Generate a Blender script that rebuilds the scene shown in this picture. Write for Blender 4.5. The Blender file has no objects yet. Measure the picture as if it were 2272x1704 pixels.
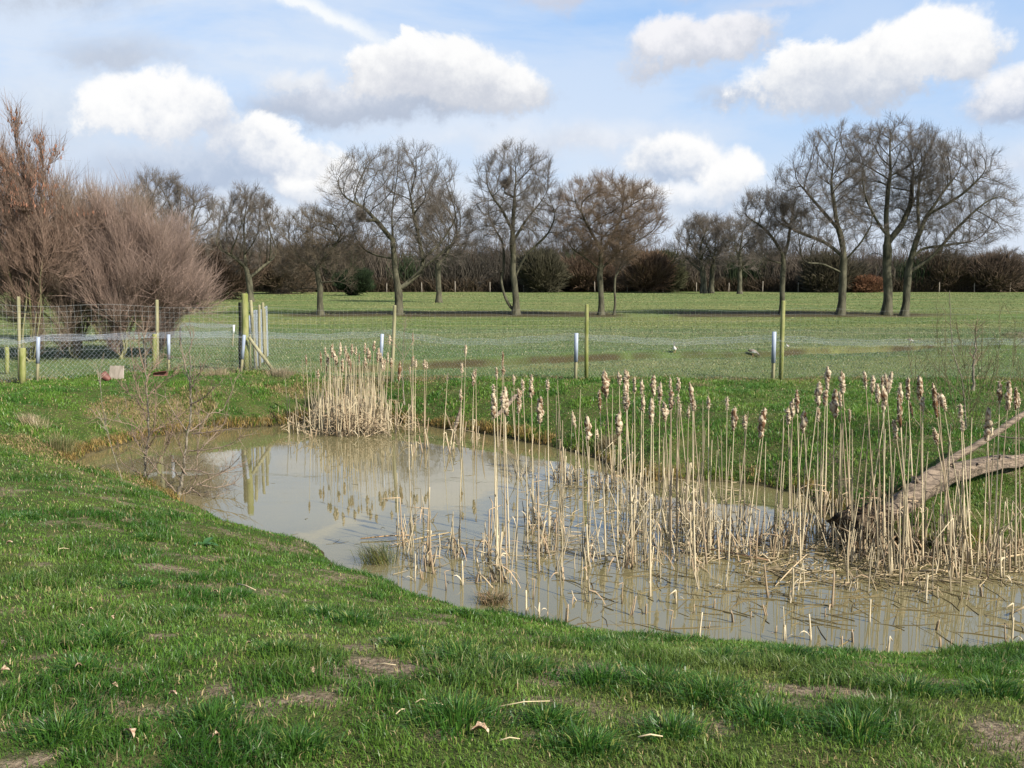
import bpy, math, random
import numpy as np
random.seed(7); rng = np.random.default_rng(11)
C = bpy.context.scene.collection
sc = bpy.context.scene
R = math.radians
W = -0.66            # water level; the field beyond the fence is about z = 0
CAMZ = 2.0; PITCH = math.atan((852-615)/2229.0)

# ------------------------------------------------------------------ camera and picking helpers
cam_d = bpy.data.cameras.new('camera'); cam = bpy.data.objects.new('camera', cam_d); C.objects.link(cam)
cam.location = (0, 0, CAMZ); cam.rotation_euler = (math.pi/2-PITCH, 0, 0)
cam_d.sensor_width = 36; cam_d.lens = 36*2229/2272.0; cam_d.clip_start = .05; cam_d.clip_end = 5000
sc.camera = cam
ct, st = math.cos(PITCH), math.sin(PITCH)
def ray(px, py):
    xc = (px-1136)/2229.0; yc = -(py-852)/2229.0
    return np.array([xc, ct+yc*st, -st+yc*ct])
def atz(px, py, z=W):
    d = ray(px, py); return np.array([0, 0, CAMZ])+d*((z-CAMZ)/d[2])
def aty(px, py, Y):
    d = ray(px, py); return np.array([0, 0, CAMZ])+d*(Y/d[1])
K = 2272/2212.0
def v_y(x, y, Y): return aty(x*K, y*K, Y)
def v_z(x, y, z=W): return atz(x*K, y*K, z)

# ------------------------------------------------------------------ noise
_lat = rng.random((512, 512))
def vnoise(x, y):
    x = np.asarray(x, float)+1000.3; y = np.asarray(y, float)+1000.7
    xi = np.floor(x).astype(int); yi = np.floor(y).astype(int)
    fx = x-xi; fy = y-yi; fx = fx*fx*(3-2*fx); fy = fy*fy*(3-2*fy)
    a = _lat[xi % 512, yi % 512]; b = _lat[(xi+1) % 512, yi % 512]
    c = _lat[xi % 512, (yi+1) % 512]; d = _lat[(xi+1) % 512, (yi+1) % 512]
    return (a*(1-fx)+b*fx)*(1-fy)+(c*(1-fx)+d*fx)*fy
def fbm(x, y, o=4):
    s = 0; a = .5; t = 0
    for i in range(o):
        s = s+a*vnoise(x*2**i+17*i, y*2**i-9*i); t += a; a *= .5
    return s/t
def sm(t): t = np.clip(t, 0, 1); return t*t*(3-2*t)

# ------------------------------------------------------------------ the pond outline and the terrain
near_v = [(150,1013),(225,1044),(300,1052),(380,1078),(450,1118),(520,1150),(600,1166),(690,1192),(740,1225),(830,1257),(900,1290),(1000,1322),(1080,1333),(1200,1352),(1350,1378),(1500,1393),(1700,1405),(1900,1418),(2060,1418),(2212,1392),(2420,1370),(2700,1290)]
far_v = [(2700,1200),(2400,1180),(2212,1172),(2100,1190),(2020,1195),(1930,1180),(1850,1160),(1790,1110),(1740,1075),(1680,1055),(1600,1045),(1500,1036),(1400,1040),(1330,1018),(1290,995),(1240,978),(1170,962),(1100,948),(1030,936),(950,925),(860,915),(760,905),(690,905),(640,914),(580,922),(530,926),(430,932),(330,946),(240,967),(185,987)]
pts = [v_z(*p)[:2] for p in near_v+far_v]
def catmull(P, n=4):
    out = []; L = len(P)
    for i in range(L):
        p0, p1, p2, p3 = P[(i-1) % L], P[i], P[(i+1) % L], P[(i+2) % L]
        for k in range(n):
            t = k/n
            out.append(.5*((2*p1)+(-p0+p2)*t+(2*p0-5*p1+4*p2-p3)*t*t+(-p0+3*p1-3*p2+p3)*t**3))
    return np.array(out)
poly = catmull([np.array(p) for p in pts])
_n = (fbm(poly[:, 0]*2.2, poly[:, 1]*2.2)-.5)*.22
poly = poly+np.stack([_n*.5, _n], 1)
GX0, GX1, GY0, GY1, GS = -15, 17, 1, 25, .08
gx = np.arange(GX0, GX1, GS); gy = np.arange(GY0, GY1, GS)
def sd_exact(X, Y):
    A = poly; B = np.roll(poly, -1, 0); out = np.empty(X.size); X = X.ravel(); Y = Y.ravel()
    for s in range(0, X.size, 8000):
        x = X[s:s+8000, None]; y = Y[s:s+8000, None]
        ex = (B-A)[:, 0]; ey = (B-A)[:, 1]; wx = x-A[:, 0]; wy = y-A[:, 1]
        t = np.clip((wx*ex+wy*ey)/(ex*ex+ey*ey), 0, 1)
        d = np.sqrt(((wx-ex*t)**2+(wy-ey*t)**2).min(1))
        c = ((A[:, 1] > y) != (B[:, 1] > y)) & (x < ex*(y-A[:, 1])/np.where(ey == 0, 1e-9, ey)+A[:, 0])
        out[s:s+8000] = np.where(c.sum(1) % 2 == 1, -d, d)
    return out
_X, _Y = np.meshgrid(gx, gy, indexing='ij')
SDG = sd_exact(_X, _Y).reshape(_X.shape)
def SD(x, y):
    x = np.asarray(x, float); y = np.asarray(y, float)
    fx = np.clip((x-GX0)/GS, 0, len(gx)-1.001); fy = np.clip((y-GY0)/GS, 0, len(gy)-1.001)
    xi = fx.astype(int); yi = fy.astype(int); fx = fx-xi; fy = fy-yi
    d = (SDG[xi, yi]*(1-fx)+SDG[xi+1, yi]*fx)*(1-fy)+(SDG[xi, yi+1]*(1-fx)+SDG[xi+1, yi+1]*fx)*fy
    ox = np.maximum(np.maximum(GX0-x, x-GX1), 0)+np.maximum(np.maximum(GY0-y, y-GY1), 0)
    return d+ox
ditch_v = [(560,806),(760,800),(1000,787),(1100,783),(1200,779),(1300,773),(1400,769),(1500,768),(1650,766),(1720,760),(1800,757),(1900,754),(2000,751),(2100,749),(2260,746),(2500,742)]
ditch = np.array([atz(x*K, y*K, -.02)[:2] for x, y in ditch_v])
def ditch_y(x): return np.interp(x, ditch[:, 0], ditch[:, 1])+.25*(fbm(np.asarray(x)*.6, np.asarray(x)*0+3)-.5)
TREE_Y = 77.5
def H(x, y):
    x = np.asarray(x, float); y = np.asarray(y, float)
    d = SD(x, y)
    top = -1.0*sm((y-24)/(78-24))+.4*sm((9.5-y)/6.5)
    bw = 2.3+2.0*sm((10.5-y)/5)
    t = np.clip(d/bw, 0, 1); s = 1-(1-t)**1.8
    z = W+(top-W)*s+.03*sm(d/.08)
    mic = sm(d/.5)*sm((60-y)/30)
    z = z+mic*(.07*(fbm(x*.9, y*.9)-.5)+.035*(fbm(x*4, y*4, 3)-.5))
    z = z+.10*(fbm(x*.05, y*.05)-.5)*sm((y-22)/10)
    z = np.where(d < 0, W+np.maximum(.55*d, -.6)-.004, z)
    dy = y-ditch_y(x)
    amp = .20*sm((x+5.5)/3)*(.55+.9*fbm(x*1.3, x*0+8))
    z = z-amp*np.exp(-(np.minimum(dy, 0)/.9)**2)*np.exp(-(np.maximum(dy, 0)/.22)**2)+.07*np.exp(-((dy-.75)/.45)**2)*sm((x+5)/4)
    z = z+.75*np.exp(-(((x-13.6)/2.9)**2+((y-24.2)/1.5)**2))*(.75+.5*fbm(x*2.2, y*2.2))
    # a low lip where the trees stand on the old field edge
    z = z+.12*np.exp(-((y-TREE_Y-.5)/1.6)**2)-.14*np.exp(-((y-TREE_Y+1.6)/1.0)**2)
    return z
def ground(px, py):
    d = ray(px, py); o = np.array([0, 0, CAMZ]); lo = 1.0; hi = None
    t = 2.0
    while t < 900:
        p = o+d*t
        if p[2] <= max(float(H(p[0], p[1])), W): hi = t; break
        lo = t; t *= 1.01
    if hi is None: return o+d*300
    for _ in range(20):
        m = (lo+hi)/2; p = o+d*m
        if p[2] <= max(float(H(p[0], p[1])), W): hi = m
        else: lo = m
    return o+d*hi

# ------------------------------------------------------------------ objects
def tag(o, label=None, cat=None, group=None, kind=None):
    if label: o['label'] = label
    if cat: o['category'] = cat
    if group: o['group'] = group
    if kind: o['kind'] = kind
    return o
def empty(name, loc, label, cat, group=None):
    o = bpy.data.objects.new(name, None); C.objects.link(o); o.location = tuple(loc); o.empty_display_size = .1
    return tag(o, label, cat, group)
class MB:
    def __init__(s): s.V = []; s.F = []; s.C = []; s.n = 0
    def add(s, V, F, col=None):
        V = np.asarray(V, float).reshape(-1, 3); s.V.append(V)
        for f in (F if isinstance(F, list) else [F]): s.F.append(np.asarray(f, int)+s.n)
        if col is None: col = (.5, .5, .5)
        col = np.asarray(col, float)
        if col.ndim == 1: col = np.tile(col, (len(V), 1))
        s.C.append(col[:, :3]); s.n += len(V); return s
    def build(s, name, mat, parent=None, smooth=True, origin=None):
        V = np.concatenate(s.V); col = np.concatenate(s.C)
        if parent is not None:
            V = V-np.array(parent_world(parent))
        elif origin is not None:
            V = V-np.asarray(origin)
        loops = np.concatenate([f.ravel() for f in s.F])
        sizes = np.concatenate([np.full(len(f), f.shape[1]) for f in s.F])
        starts = np.concatenate([[0], np.cumsum(sizes)[:-1]])
        me = bpy.data.meshes.new(name)
        me.vertices.add(len(V)); me.vertices.foreach_set('co', V.astype(np.float32).ravel())
        me.loops.add(len(loops)); me.loops.foreach_set('vertex_index', loops.astype(np.int32))
        me.polygons.add(len(sizes)); me.polygons.foreach_set('loop_start', starts.astype(np.int32))
        me.polygons.foreach_set('loop_total', sizes.astype(np.int32))
        me.polygons.foreach_set('use_smooth', np.full(len(sizes), smooth))
        a = me.color_attributes.new('Col', 'FLOAT_COLOR', 'POINT')
        a.data.foreach_set('color', np.concatenate([col, np.ones((len(col), 1))], 1).astype(np.float32).ravel())
        me.update(calc_edges=True); me.validate()
        me.materials.append(mat)
        o = bpy.data.objects.new(name, me); C.objects.link(o)
        if parent is not None: o.parent = parent
        elif origin is not None: o.location = tuple(origin)
        return o
def parent_world(p):
    v = np.array(p.location)
    while p.parent is not None: p = p.parent; v = v+np.array(p.location)
    return v
def norm(v): return v/np.maximum(np.linalg.norm(v, axis=-1, keepdims=True), 1e-9)
def tubes(P, Rr, sides=3, cap=False):
    """P (n,k,3), Rr (n,k) -> verts, list of faces; all n tubes share k"""
    P = np.asarray(P, float); Rr = np.asarray(Rr, float)
    if P.ndim == 2: P = P[None]; Rr = Rr[None]
    n, k, _ = P.shape
    d = np.empty_like(P); d[:, 1:-1] = P[:, 2:]-P[:, :-2]; d[:, 0] = P[:, 1]-P[:, 0]; d[:, -1] = P[:, -1]-P[:, -2]
    d = norm(d); axis = norm(P[:, -1]-P[:, 0])
    ref = np.where(np.abs(axis[:, 2:3]) < .8, np.array([[0, 0, 1.]]), np.array([[.8, .6, 0]]))
    u = ref[:, None]-(ref[:, None]*d).sum(-1, keepdims=True)*d; u = norm(u); v = np.cross(d, u)
    ang = np.arange(sides)*2*np.pi/sides
    V = P[:, :, None]+Rr[:, :, None, None]*(np.cos(ang)[None, None, :, None]*u[:, :, None]+np.sin(ang)[None, None, :, None]*v[:, :, None])
    idx = np.arange(n*k*sides).reshape(n, k, sides)
    a = idx[:, :-1]; b = idx[:, 1:]
    F = np.stack([a, np.roll(a, -1, 2), np.roll(b, -1, 2), b], -1).reshape(-1, 4)
    F = [F]
    if cap: F.append(idx[:, -1].reshape(n, sides)); F.append(idx[:, 0, ::-1].reshape(n, sides))
    return V.reshape(-1, 3), F
def rings(prof, sides=16, axis_pts=None, wob=0, cap=True):
    """lathe: prof [(r,z)...] round z"""
    k = len(prof); a = np.arange(sides)*2*np.pi/sides
    r = np.array([p[0] for p in prof]); z = np.array([p[1] for p in prof])
    V = np.stack([r[:, None]*np.cos(a), r[:, None]*np.sin(a), np.repeat(z[:, None], sides, 1)], -1)
    idx = np.arange(k*sides).reshape(k, sides); A = idx[:-1]; B = idx[1:]
    F = [np.stack([A, np.roll(A, -1, 1), np.roll(B, -1, 1), B], -1).reshape(-1, 4)]
    if cap: F.append(idx[-1][None]); F.append(idx[0, ::-1][None])
    return V.reshape(-1, 3), F
def box(lo, hi):
    x0, y0, z0 = lo; x1, y1, z1 = hi
    V = np.array([(x0,y0,z0),(x1,y0,z0),(x1,y1,z0),(x0,y1,z0),(x0,y0,z1),(x1,y0,z1),(x1,y1,z1),(x0,y1,z1)], float)
    return V, [np.array([(0,3,2,1),(4,5,6,7),(0,1,5,4),(1,2,6,5),(2,3,7,6),(3,0,4,7)])]

# ------------------------------------------------------------------ materials
class X:
    """tiny node expression helper"""
    def __init__(s, nt, sock): s.nt = nt; s.s = sock
    def _m(s, op, *o, clamp=False):
        n = s.nt.nodes.new('ShaderNodeMath'); n.operation = op; n.use_clamp = clamp
        for i, q in enumerate((s,)+o):
            if isinstance(q, X): s.nt.links.new(q.s, n.inputs[i])
            else: n.inputs[i].default_value = q
        return X(s.nt, n.outputs[0])
    def __add__(s, o): return s._m('ADD', o)
    def __radd__(s, o): return s._m('ADD', o)
    def __sub__(s, o): return s._m('SUBTRACT', o)
    def __rsub__(s, o): return (s*-1)+o
    def __mul__(s, o): return s._m('MULTIPLY', o)
    def __rmul__(s, o): return s._m('MULTIPLY', o)
    def __truediv__(s, o): return s._m('DIVIDE', o)
    def pw(s, o): return s._m('POWER', o)
    def mx(s, o): return s._m('MAXIMUM', o)
    def mn(s, o): return s._m('MINIMUM', o)
    def clamp(s): return s._m('ADD', 0.0, clamp=True)
    def ss(s, a, b):
        n = s.nt.nodes.new('ShaderNodeMapRange'); n.interpolation_type = 'SMOOTHSTEP'
        s.nt.links.new(s.s, n.inputs[0]); n.inputs[1].default_value = a; n.inputs[2].default_value = b
        return X(s.nt, n.outputs[0])
def mixc(nt, f, a, b):
    n = nt.nodes.new('ShaderNodeMix'); n.data_type = 'RGBA'
    for sck, q in ((n.inputs[0], f), (n.inputs[6], a), (n.inputs[7], b)):
        if isinstance(q, X): nt.links.new(q.s, sck)
        elif isinstance(q, (int, float)): sck.default_value = q
        else: sck.default_value = (q[0], q[1], q[2], 1)
    return X(nt, n.outputs[2])
def noise(nt, vec, scale, detail=4, rough=.55, dist=0, stretch=None):
    n = nt.nodes.new('ShaderNodeTexNoise'); n.inputs['Scale'].default_value = scale
    n.inputs['Detail'].default_value = detail; n.inputs['Roughness'].default_value = rough; n.inputs['Distortion'].default_value = dist
    if stretch:
        m = nt.nodes.new('ShaderNodeVectorMath'); m.operation = 'MULTIPLY'; m.inputs[1].default_value = stretch
        nt.links.new(vec, m.inputs[0]); vec = m.outputs[0]
    nt.links.new(vec, n.inputs['Vector']); return X(nt, n.outputs['Fac'])
def mat(name, rough=.8, spec=.3):
    m = bpy.data.materials.new(name); m.use_nodes = True; nt = m.node_tree
    b = nt.nodes['Principled BSDF']; b.inputs['Roughness'].default_value = rough; b.inputs['Specular IOR Level'].default_value = spec
    tc = nt.nodes.new('ShaderNodeTexCoord'); return m, nt, b, tc.outputs['Object']
def bump(nt, b, h, strength=.5, dist=.01):
    n = nt.nodes.new('ShaderNodeBump'); n.inputs['Strength'].default_value = strength; n.inputs['Distance'].default_value = dist
    nt.links.new(h.s, n.inputs['Height']); nt.links.new(n.outputs[0], b.inputs['Normal'])
def vcol(nt):
    n = nt.nodes.new('ShaderNodeAttribute'); n.attribute_name = 'Col'; return X(nt, n.outputs['Color'])
def mulc(nt, a, f):
    n = nt.nodes.new('ShaderNodeVectorMath'); n.operation = 'SCALE'; nt.links.new(a.s, n.inputs[0]); nt.links.new(f.s, n.inputs['Scale'])
    return X(nt, n.outputs[0])
def m_simple(name, c1, c2, scale, rough=.8, bmp=.4, bd=.01, stretch=None, detail=5, spec=.3):
    m, nt, b, v = mat(name, rough, spec)
    n = noise(nt, v, scale, detail, .6, .3, stretch).ss(.32, .68)
    nt.links.new(mixc(nt, n, c1, c2).s, b.inputs['Base Color'])
    if bmp: bump(nt, b, noise(nt, v, scale*2.2, 5, .6, 0, stretch), bmp, bd)
    return m
def m_blade(name, trans=.35, rough=.45, spec=.35, var=.25, scale=8):
    m, nt, b, v = mat(name, rough, spec)
    c = mulc(nt, vcol(nt), noise(nt, v, scale, 2)*var*2+(1-var))
    nt.links.new(c.s, b.inputs['Base Color'])
    if trans:
        t = nt.nodes.new('ShaderNodeBsdfTranslucent'); nt.links.new(c.s, t.inputs[0])
        mx = nt.nodes.new('ShaderNodeMixShader'); mx.inputs[0].default_value = trans
        nt.links.new(b.outputs[0], mx.inputs[1]); nt.links.new(t.outputs[0], mx.inputs[2])
        nt.links.new(mx.outputs[0], nt.nodes['Material Output'].inputs[0])
    return m
M = {}
M['grass'] = m_blade('grass_blades', .35, .42, .4)
M['fieldgrass'] = m_blade('field_grass_blades', .2, .6, .3)
M['reed'] = m_blade('dry_reed', .12, .6, .3, .3, 30)
M['fluff'] = m_blade('seed_fluff', .15, .95, .05, .3, 60)
M['twig'] = m_blade('bare_twigs', 0, .85, .15, .2, 3)
M['bark'] = m_simple('oak_bark', (.028, .027, .015), (.095, .088, .055), 3.0, .9, .9, .05, (1, 1, .35))
M['bark_pale'] = m_simple('pale_bark', (.10, .085, .06), (.22, .19, .14), 30, .8, .4, .004)
M['post'] = m_simple('weathered_post', (.16, .15, .075), (.32, .29, .17), 14, .85, .7, .006, (1, 1, .08))
M['mosspost'] = m_simple('mossy_post', (.13, .15, .03), (.26, .25, .11), 9, .9, .7, .008, (1, 1, .3))
M['darkpost'] = m_simple('dark_post', (.02, .022, .012), (.05, .05, .028), 9, .9, .7, .008, (1, 1, .2))
M['sleeve'] = m_simple('grey_plastic_sleeve', (.17, .20, .25), (.34, .38, .44), 12, .5, .3, .003, (1, 1, .2), spec=.4)
M['white'] = m_simple('white_plastic', (.75, .76, .76), (.85, .85, .84), 12, .4, 0)
M['wire'] = m_simple('galvanised_wire', (.26, .29, .33), (.42, .46, .50), 40, .4, 0, spec=.6)
M['dwire'] = m_simple('dull_wire', (.22, .23, .21), (.36, .37, .35), 40, .5, 0)
M['log'] = m_simple('bare_weathered_wood', (.06, .045, .032), (.27, .205, .145), 9, .8, 1.0, .02, (.35, 4.5, 4.5), 8)
M['board'] = m_simple('old_board', (.20, .17, .13), (.32, .27, .22), 12, .9, .4, .004, (1, 1, .3))
M['clay'] = m_simple('rusty_clay', (.09, .035, .028), (.17, .07, .05), 18, .6, .4, .004)
M['soil'] = m_simple('dark_soil', (.025, .018, .012), (.13, .095, .06), 9, .95, 1, .05)
M['dark'] = m_simple('dark_blue_cap', (.01, .013, .03), (.02, .024, .045), 9, .6, 0)
def m_ground():
    m, nt, b, v = mat('grassland', .95, .1)
    at = vcol(nt)                          # R bare soil, G lush lawn inside the fence, B straw; negative R dark soil, litter and painted tree shadow
    sp = nt.nodes.new('ShaderNodeSeparateColor'); nt.links.new(at.s, sp.inputs[0])
    bare, lush, straw = (X(nt, sp.outputs[i]) for i in range(3))
    big = noise(nt, v, .5, 5, .6); mid = noise(nt, v, 3, 5, .6); fine = noise(nt, v, 30, 4, .7)
    fieldn = noise(nt, v, .13, 7, .66, .4, (.35, 1.6, 1)).ss(.40, .62)
    field = mixc(nt, fieldn, (.085, .130, .032), (.195, .185, .070))
    field = mixc(nt, noise(nt, v, .9, 5, .7, .2, (.5, 2.2, 1)).ss(.38, .7)*.55, field, (.13, .14, .055))
    field = mixc(nt, (fine-.5)*1.6+.3, field, (.075, .115, .035))
    lawn = mixc(nt, mid.ss(.35, .65), (.040, .065, .014), (.085, .085, .030))
    c = mixc(nt, lush, field, lawn)
    c = mixc(nt, straw*(mid.ss(.3, .6)), c, (.20, .15, .075))
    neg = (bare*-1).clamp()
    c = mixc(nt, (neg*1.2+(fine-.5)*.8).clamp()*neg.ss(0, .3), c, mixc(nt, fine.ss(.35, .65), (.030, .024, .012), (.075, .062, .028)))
    dirt = mixc(nt, fine.ss(.35, .65), (.10, .072, .045), (.27, .21, .14))
    c = mixc(nt, (bare*1.3+(fine-.5)*.6).clamp()*bare.ss(0, .2), c, dirt)
    nt.links.new(c.s, b.inputs['Base Color'])
    bump(nt, b, noise(nt, v, 14, 6, .7)+noise(nt, v, 60, 3, .7)*.4, 1, .035)
    return m
M['ground'] = m_ground()
def m_water():
    m, nt, b, v = mat('muddy_water', .015, .5)
    n = noise(nt, v, .35, 4, .6).ss(.3, .7)
    nt.links.new(mixc(nt, n, (.125, .108, .050), (.150, .130, .062)).s, b.inputs['Base Color'])
    b.inputs['IOR'].default_value = 1.56; b.inputs['Specular IOR Level'].default_value = .5
    bump(nt, b, noise(nt, v, 2.2, 3, .5)+noise(nt, v, 11, 2, .5)*.10, .05, .02)
    return m
M['water'] = m_water()

# ------------------------------------------------------------------ sky and sun
SUN_EL = R(36); SUN_AZ = R(180-50)         # azimuth clockwise from +Y: over the right shoulder
w = bpy.data.worlds.new('World'); sc.world = w; w.use_nodes = True
nt = w.node_tree; bg = nt.nodes['Background']
sky = nt.nodes.new('ShaderNodeTexSky'); sky.sky_type = 'NISHITA'; sky.sun_disc = False
sky.sun_elevation = SUN_EL; sky.sun_rotation = SUN_AZ; sky.dust_density = 1.0; sky.air_density = 1.0; sky.ozone_density = 1.5
tc = nt.nodes.new('ShaderNodeTexCoord'); vec = tc.outputs['Generated']
sep = nt.nodes.new('ShaderNodeSeparateXYZ'); nt.links.new(vec, sep.inputs[0])
sx, sy, sz = (X(nt, sep.outputs[i]) for i in range(3))
az = sx._m('ARCTAN2', sy); el = sz._m('ARCSINE')
SKYK = .115; EXPO = 2**.8
base = mulc(nt, X(nt, sky.outputs[0]), az*0+1.0)
def rgbm(c, k): return tuple(x*k for x in c)
def cc(r, g, b_): # sRGB 0-255 to the value before SKYK
    f = lambda u: ((u/255+.055)/1.055)**2.4 if u > 10 else u/255/12.92
    return (f(r)/SKYK/EXPO, f(g)/SKYK/EXPO, f(b_)/SKYK/EXPO)
n1 = noise(nt, vec, 8, 7, .6); n2 = noise(nt, vec, 26, 7, .66); n3 = noise(nt, vec, 3.2, 6, .6, .3, (1, 1, 3.0))
n4 = noise(nt, vec, 60, 5, .62); n1b = noise(nt, vec, 9.3, 7, .6, .4)
azr, elr = lambda px: math.atan((px-1136)/2229), lambda py: math.atan((615-py)/2229)
# clear blue as it reads between the clouds, a touch paler than the model
low = (el*-1+.46).ss(0, .18)*(sy.ss(-.3, .3)*.7+.3)      # the haze and cumulus belong to the lower sky ahead
base = mixc(nt, low*.72, base, cc(152, 196, 250))
# thin high veil, stronger to the left and towards the horizon
veil = (n3.ss(.30, .62)*(.62-az*.5)+(az*-1.2).clamp()*.6+(0.36-el).ss(.02, .34)*.42).clamp()*low
col = mixc(nt, veil*.85, base, cc(224, 234, 248))
col = mixc(nt, (el*-1+.13).ss(-.05, .12)*.75, col, cc(222, 231, 244))
def cloud(px, py, rx, ry, grey=(196, 204, 218), white=(252, 252, 254), rot=0, soft=.35, amp=1.0, op=1.0, lift=0.0, bot=.75):
    global col
    cu, cv = azr(px), elr(py); ru, rv = rx/2229*1.04, ry/2229*1.08
    du = az-cu; dv = el-cv
    if rot:
        c_, s_ = math.cos(rot), math.sin(rot); du, dv = du*c_+dv*s_, dv*c_-du*s_
    du = du+(n1-.5)*.085*amp; dv2 = dv+(n1b-.5)*.085*amp+(n2-.5)*.035*amp
    up = dv2/rv; dn = dv2/(rv*bot)*-1
    q = ((du/ru)._m('ABSOLUTE').pw(2.2)+up.mx(dn).pw(2.2)).pw(.4545)
    mk = ((1-q+(n2-.5)*.75*amp+(n4-.5)*.26*amp)/(1+(dv2*(-1/rv)).clamp()*1.8)).ss(0, soft)*op
    sh = (dv/rv*.75+.40+lift+(n1-.5)*1.5+(n2-.5)*1.5+(n4-.5)*.5).ss(0, 1)
    col = mixc(nt, mk, col, mixc(nt, sh, cc(*grey), cc(*white)))
G1 = (188, 198, 216); G2 = (203, 209, 221)
cloud(720, 62, 330, 30, (226,236,250), (250,253,255), -.34, .9, .5, .95, .4)
cloud(700, 150, 460, 40, (216,226,242), (236,243,251), 0, 1.5, .6, .6, .2)
cloud(1300, 8, 300, 45, (206,208,220), (232,234,242), 0, .9, .8, .75)
cloud(1690, 40, 180, 40, (220,224,236), (232,236,246), 0, 1.2, .8, .6)
cloud(40, 10, 330, 135, (178,183,194), (208,211,218), 0, .6, .8, .95, -.2)
cloud(280, 172, 170, 75, (192,201,217), (214,221,232), 0, .9, 1, .85, -.2)
cloud(130, 320, 430, 150, (196,208,226), (226,234,244), 0, 1.2, .8, .8, -.1)
cloud(1250, 330, 420, 85, (214,221,234), (240,243,249), 0, 1.0, 1, .85, .1)
cloud(1120, 480, 900, 90, (206,216,232), (236,241,248), 0, 1.2, 1, .8, .1)
cloud(350, 500, 620, 60, (206,216,232), (238,243,249), 0, .9, 1, .85, .1)
cloud(1540, 128, 190, 76, (202,208,221), (246,246,250), .16, .34, 1.0, 1, .0)
cloud(1640, 255, 110, 42, (186,197,216), (206,214,228), -.15, .9, 1, .85, -.3)
cloud(1900, 215, 270, 92, (196,205,221), (255,255,255), .08, .27, 1.0, 1, .05)
cloud(2035, 170, 150, 92, (208,214,226), (255,255,255), 0, .26, 1.0, 1, .15)
cloud(1800, 180, 110, 62, (206,213,226), (255,255,255), 0, .26, 1.0, 1, .2)
cloud(2310, 262, 190, 82, (182,194,216), (252,252,254), .2, .3, .8, 1, .05)
cloud(2200, 400, 260, 70, (206,216,234), (232,238,247), 0, 1.1, 1, .8)
cloud(850, 250, 400, 72, (186,196,214), (226,230,239), .10, .55, 1, .95, -.35)
cloud(1010, 190, 210, 82, (206,211,222), (254,254,254), -.1, .25, 1, 1, .1)
cloud(890, 165, 110, 66, (212,216,226), (255,255,255), 0, .2, 1.1, 1, .2)
cloud(680, 215, 120, 42, (206,212,224), (240,243,248), 0, .7, .9, .9, .2)
cloud(440, 415, 330, 85, (184,198,220), (216,225,239), 0, .7, .8, .95, -.3)
cloud(620, 372, 200, 82, (196,207,226), (255,255,255), -.30, .24, 1.1, 1, .1)
cloud(365, 290, 150, 92, (206,214,229), (255,255,255), 0, .26, 1.1, 1, .2)
cloud(690, 420, 90, 45, (206,216,232), (255,255,255), 0, .4, 1, 1, .3)
cloud(1500, 372, 130, 66, (188,202,224), (255,255,255), 0, .3, .8, 1, .1)
cloud(1480, 448, 180, 46, (196,210,230), (252,253,255), 0, .5, .8, .95, .1)
cloud(1625, 398, 80, 62, (206,216,232), (255,255,255), .2, .32, 1, 1, .4)
nt.links.new(col.s, bg.inputs[0]); bg.inputs[1].default_value = SKYK
sun_d = bpy.data.lights.new('sun', 'SUN'); sun_d.energy = 5.0; sun_d.angle = R(.53); sun_d.color = (1, .945, .85)
sun = bpy.data.objects.new('sun', sun_d); C.objects.link(sun); sun.location = (30, -10, 30)
sun.rotation_euler = (math.pi/2-SUN_EL, 0, math.pi-SUN_AZ)

# ------------------------------------------------------------------ terrain sheet and water
def axis(parts):
    out = [parts[0][0]]
    for a, b, s in parts:
        n = max(1, int(round((b-a)/s))); out += list(np.linspace(a, b, n+1)[1:])
    return np.array(out)
xs = axis([(-900,-300,100),(-300,-80,20),(-80,-30,4),(-30,-13,.6),(-13,14.5,.11),(14.5,30,.6),(30,80,4),(80,300,20),(300,900,100)])
ys = axis([(-300,-20,40),(-20,2,1.1),(2,22,.09),(22,34,.11),(34,60,.6),(60,100,.8),(100,300,8),(300,1200,90)])
Xg, Yg = np.meshgrid(xs, ys, indexing='ij'); Zg = H(Xg, Yg)
patches = [(520,1212,.20,.07),(352,1228,.16,.08),(795,1445,.30,.13),(1245,1452,.36,.12),(1160,1466,.22,.06),(1740,1502,.24,.13),(1850,1500,.2,.05),(2185,1610,.14,.16),(40,1645,.14,.05),(480,1490,.07,.05),(340,1372,.08,.05),(760,1400,.12,.06),(1100,1555,.18,.05),(470,1075,.3,.08),(330,1064,.35,.1),(150,1160,.05,.05),(690,1500,.1,.04),(20,1390,.1,.05)]
pw_ = [(ground(a*K, b*K), c, d) for a, b, c, d in patches]
def bare_at(x, y):
    b = .55*sm((fbm(x*5.2+60, y*5.2+9, 4)-.62)/.08)*(y < 13)
    for p, rx, ry in pw_:
        q = ((x-p[0])/(rx*.95))**2+((y-p[1])/(ry*2.0))**2
        b = np.maximum(b, sm((1.25-q+3.2*(fbm(x*7, y*7, 4)-.5))*.7))
    return b
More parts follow.
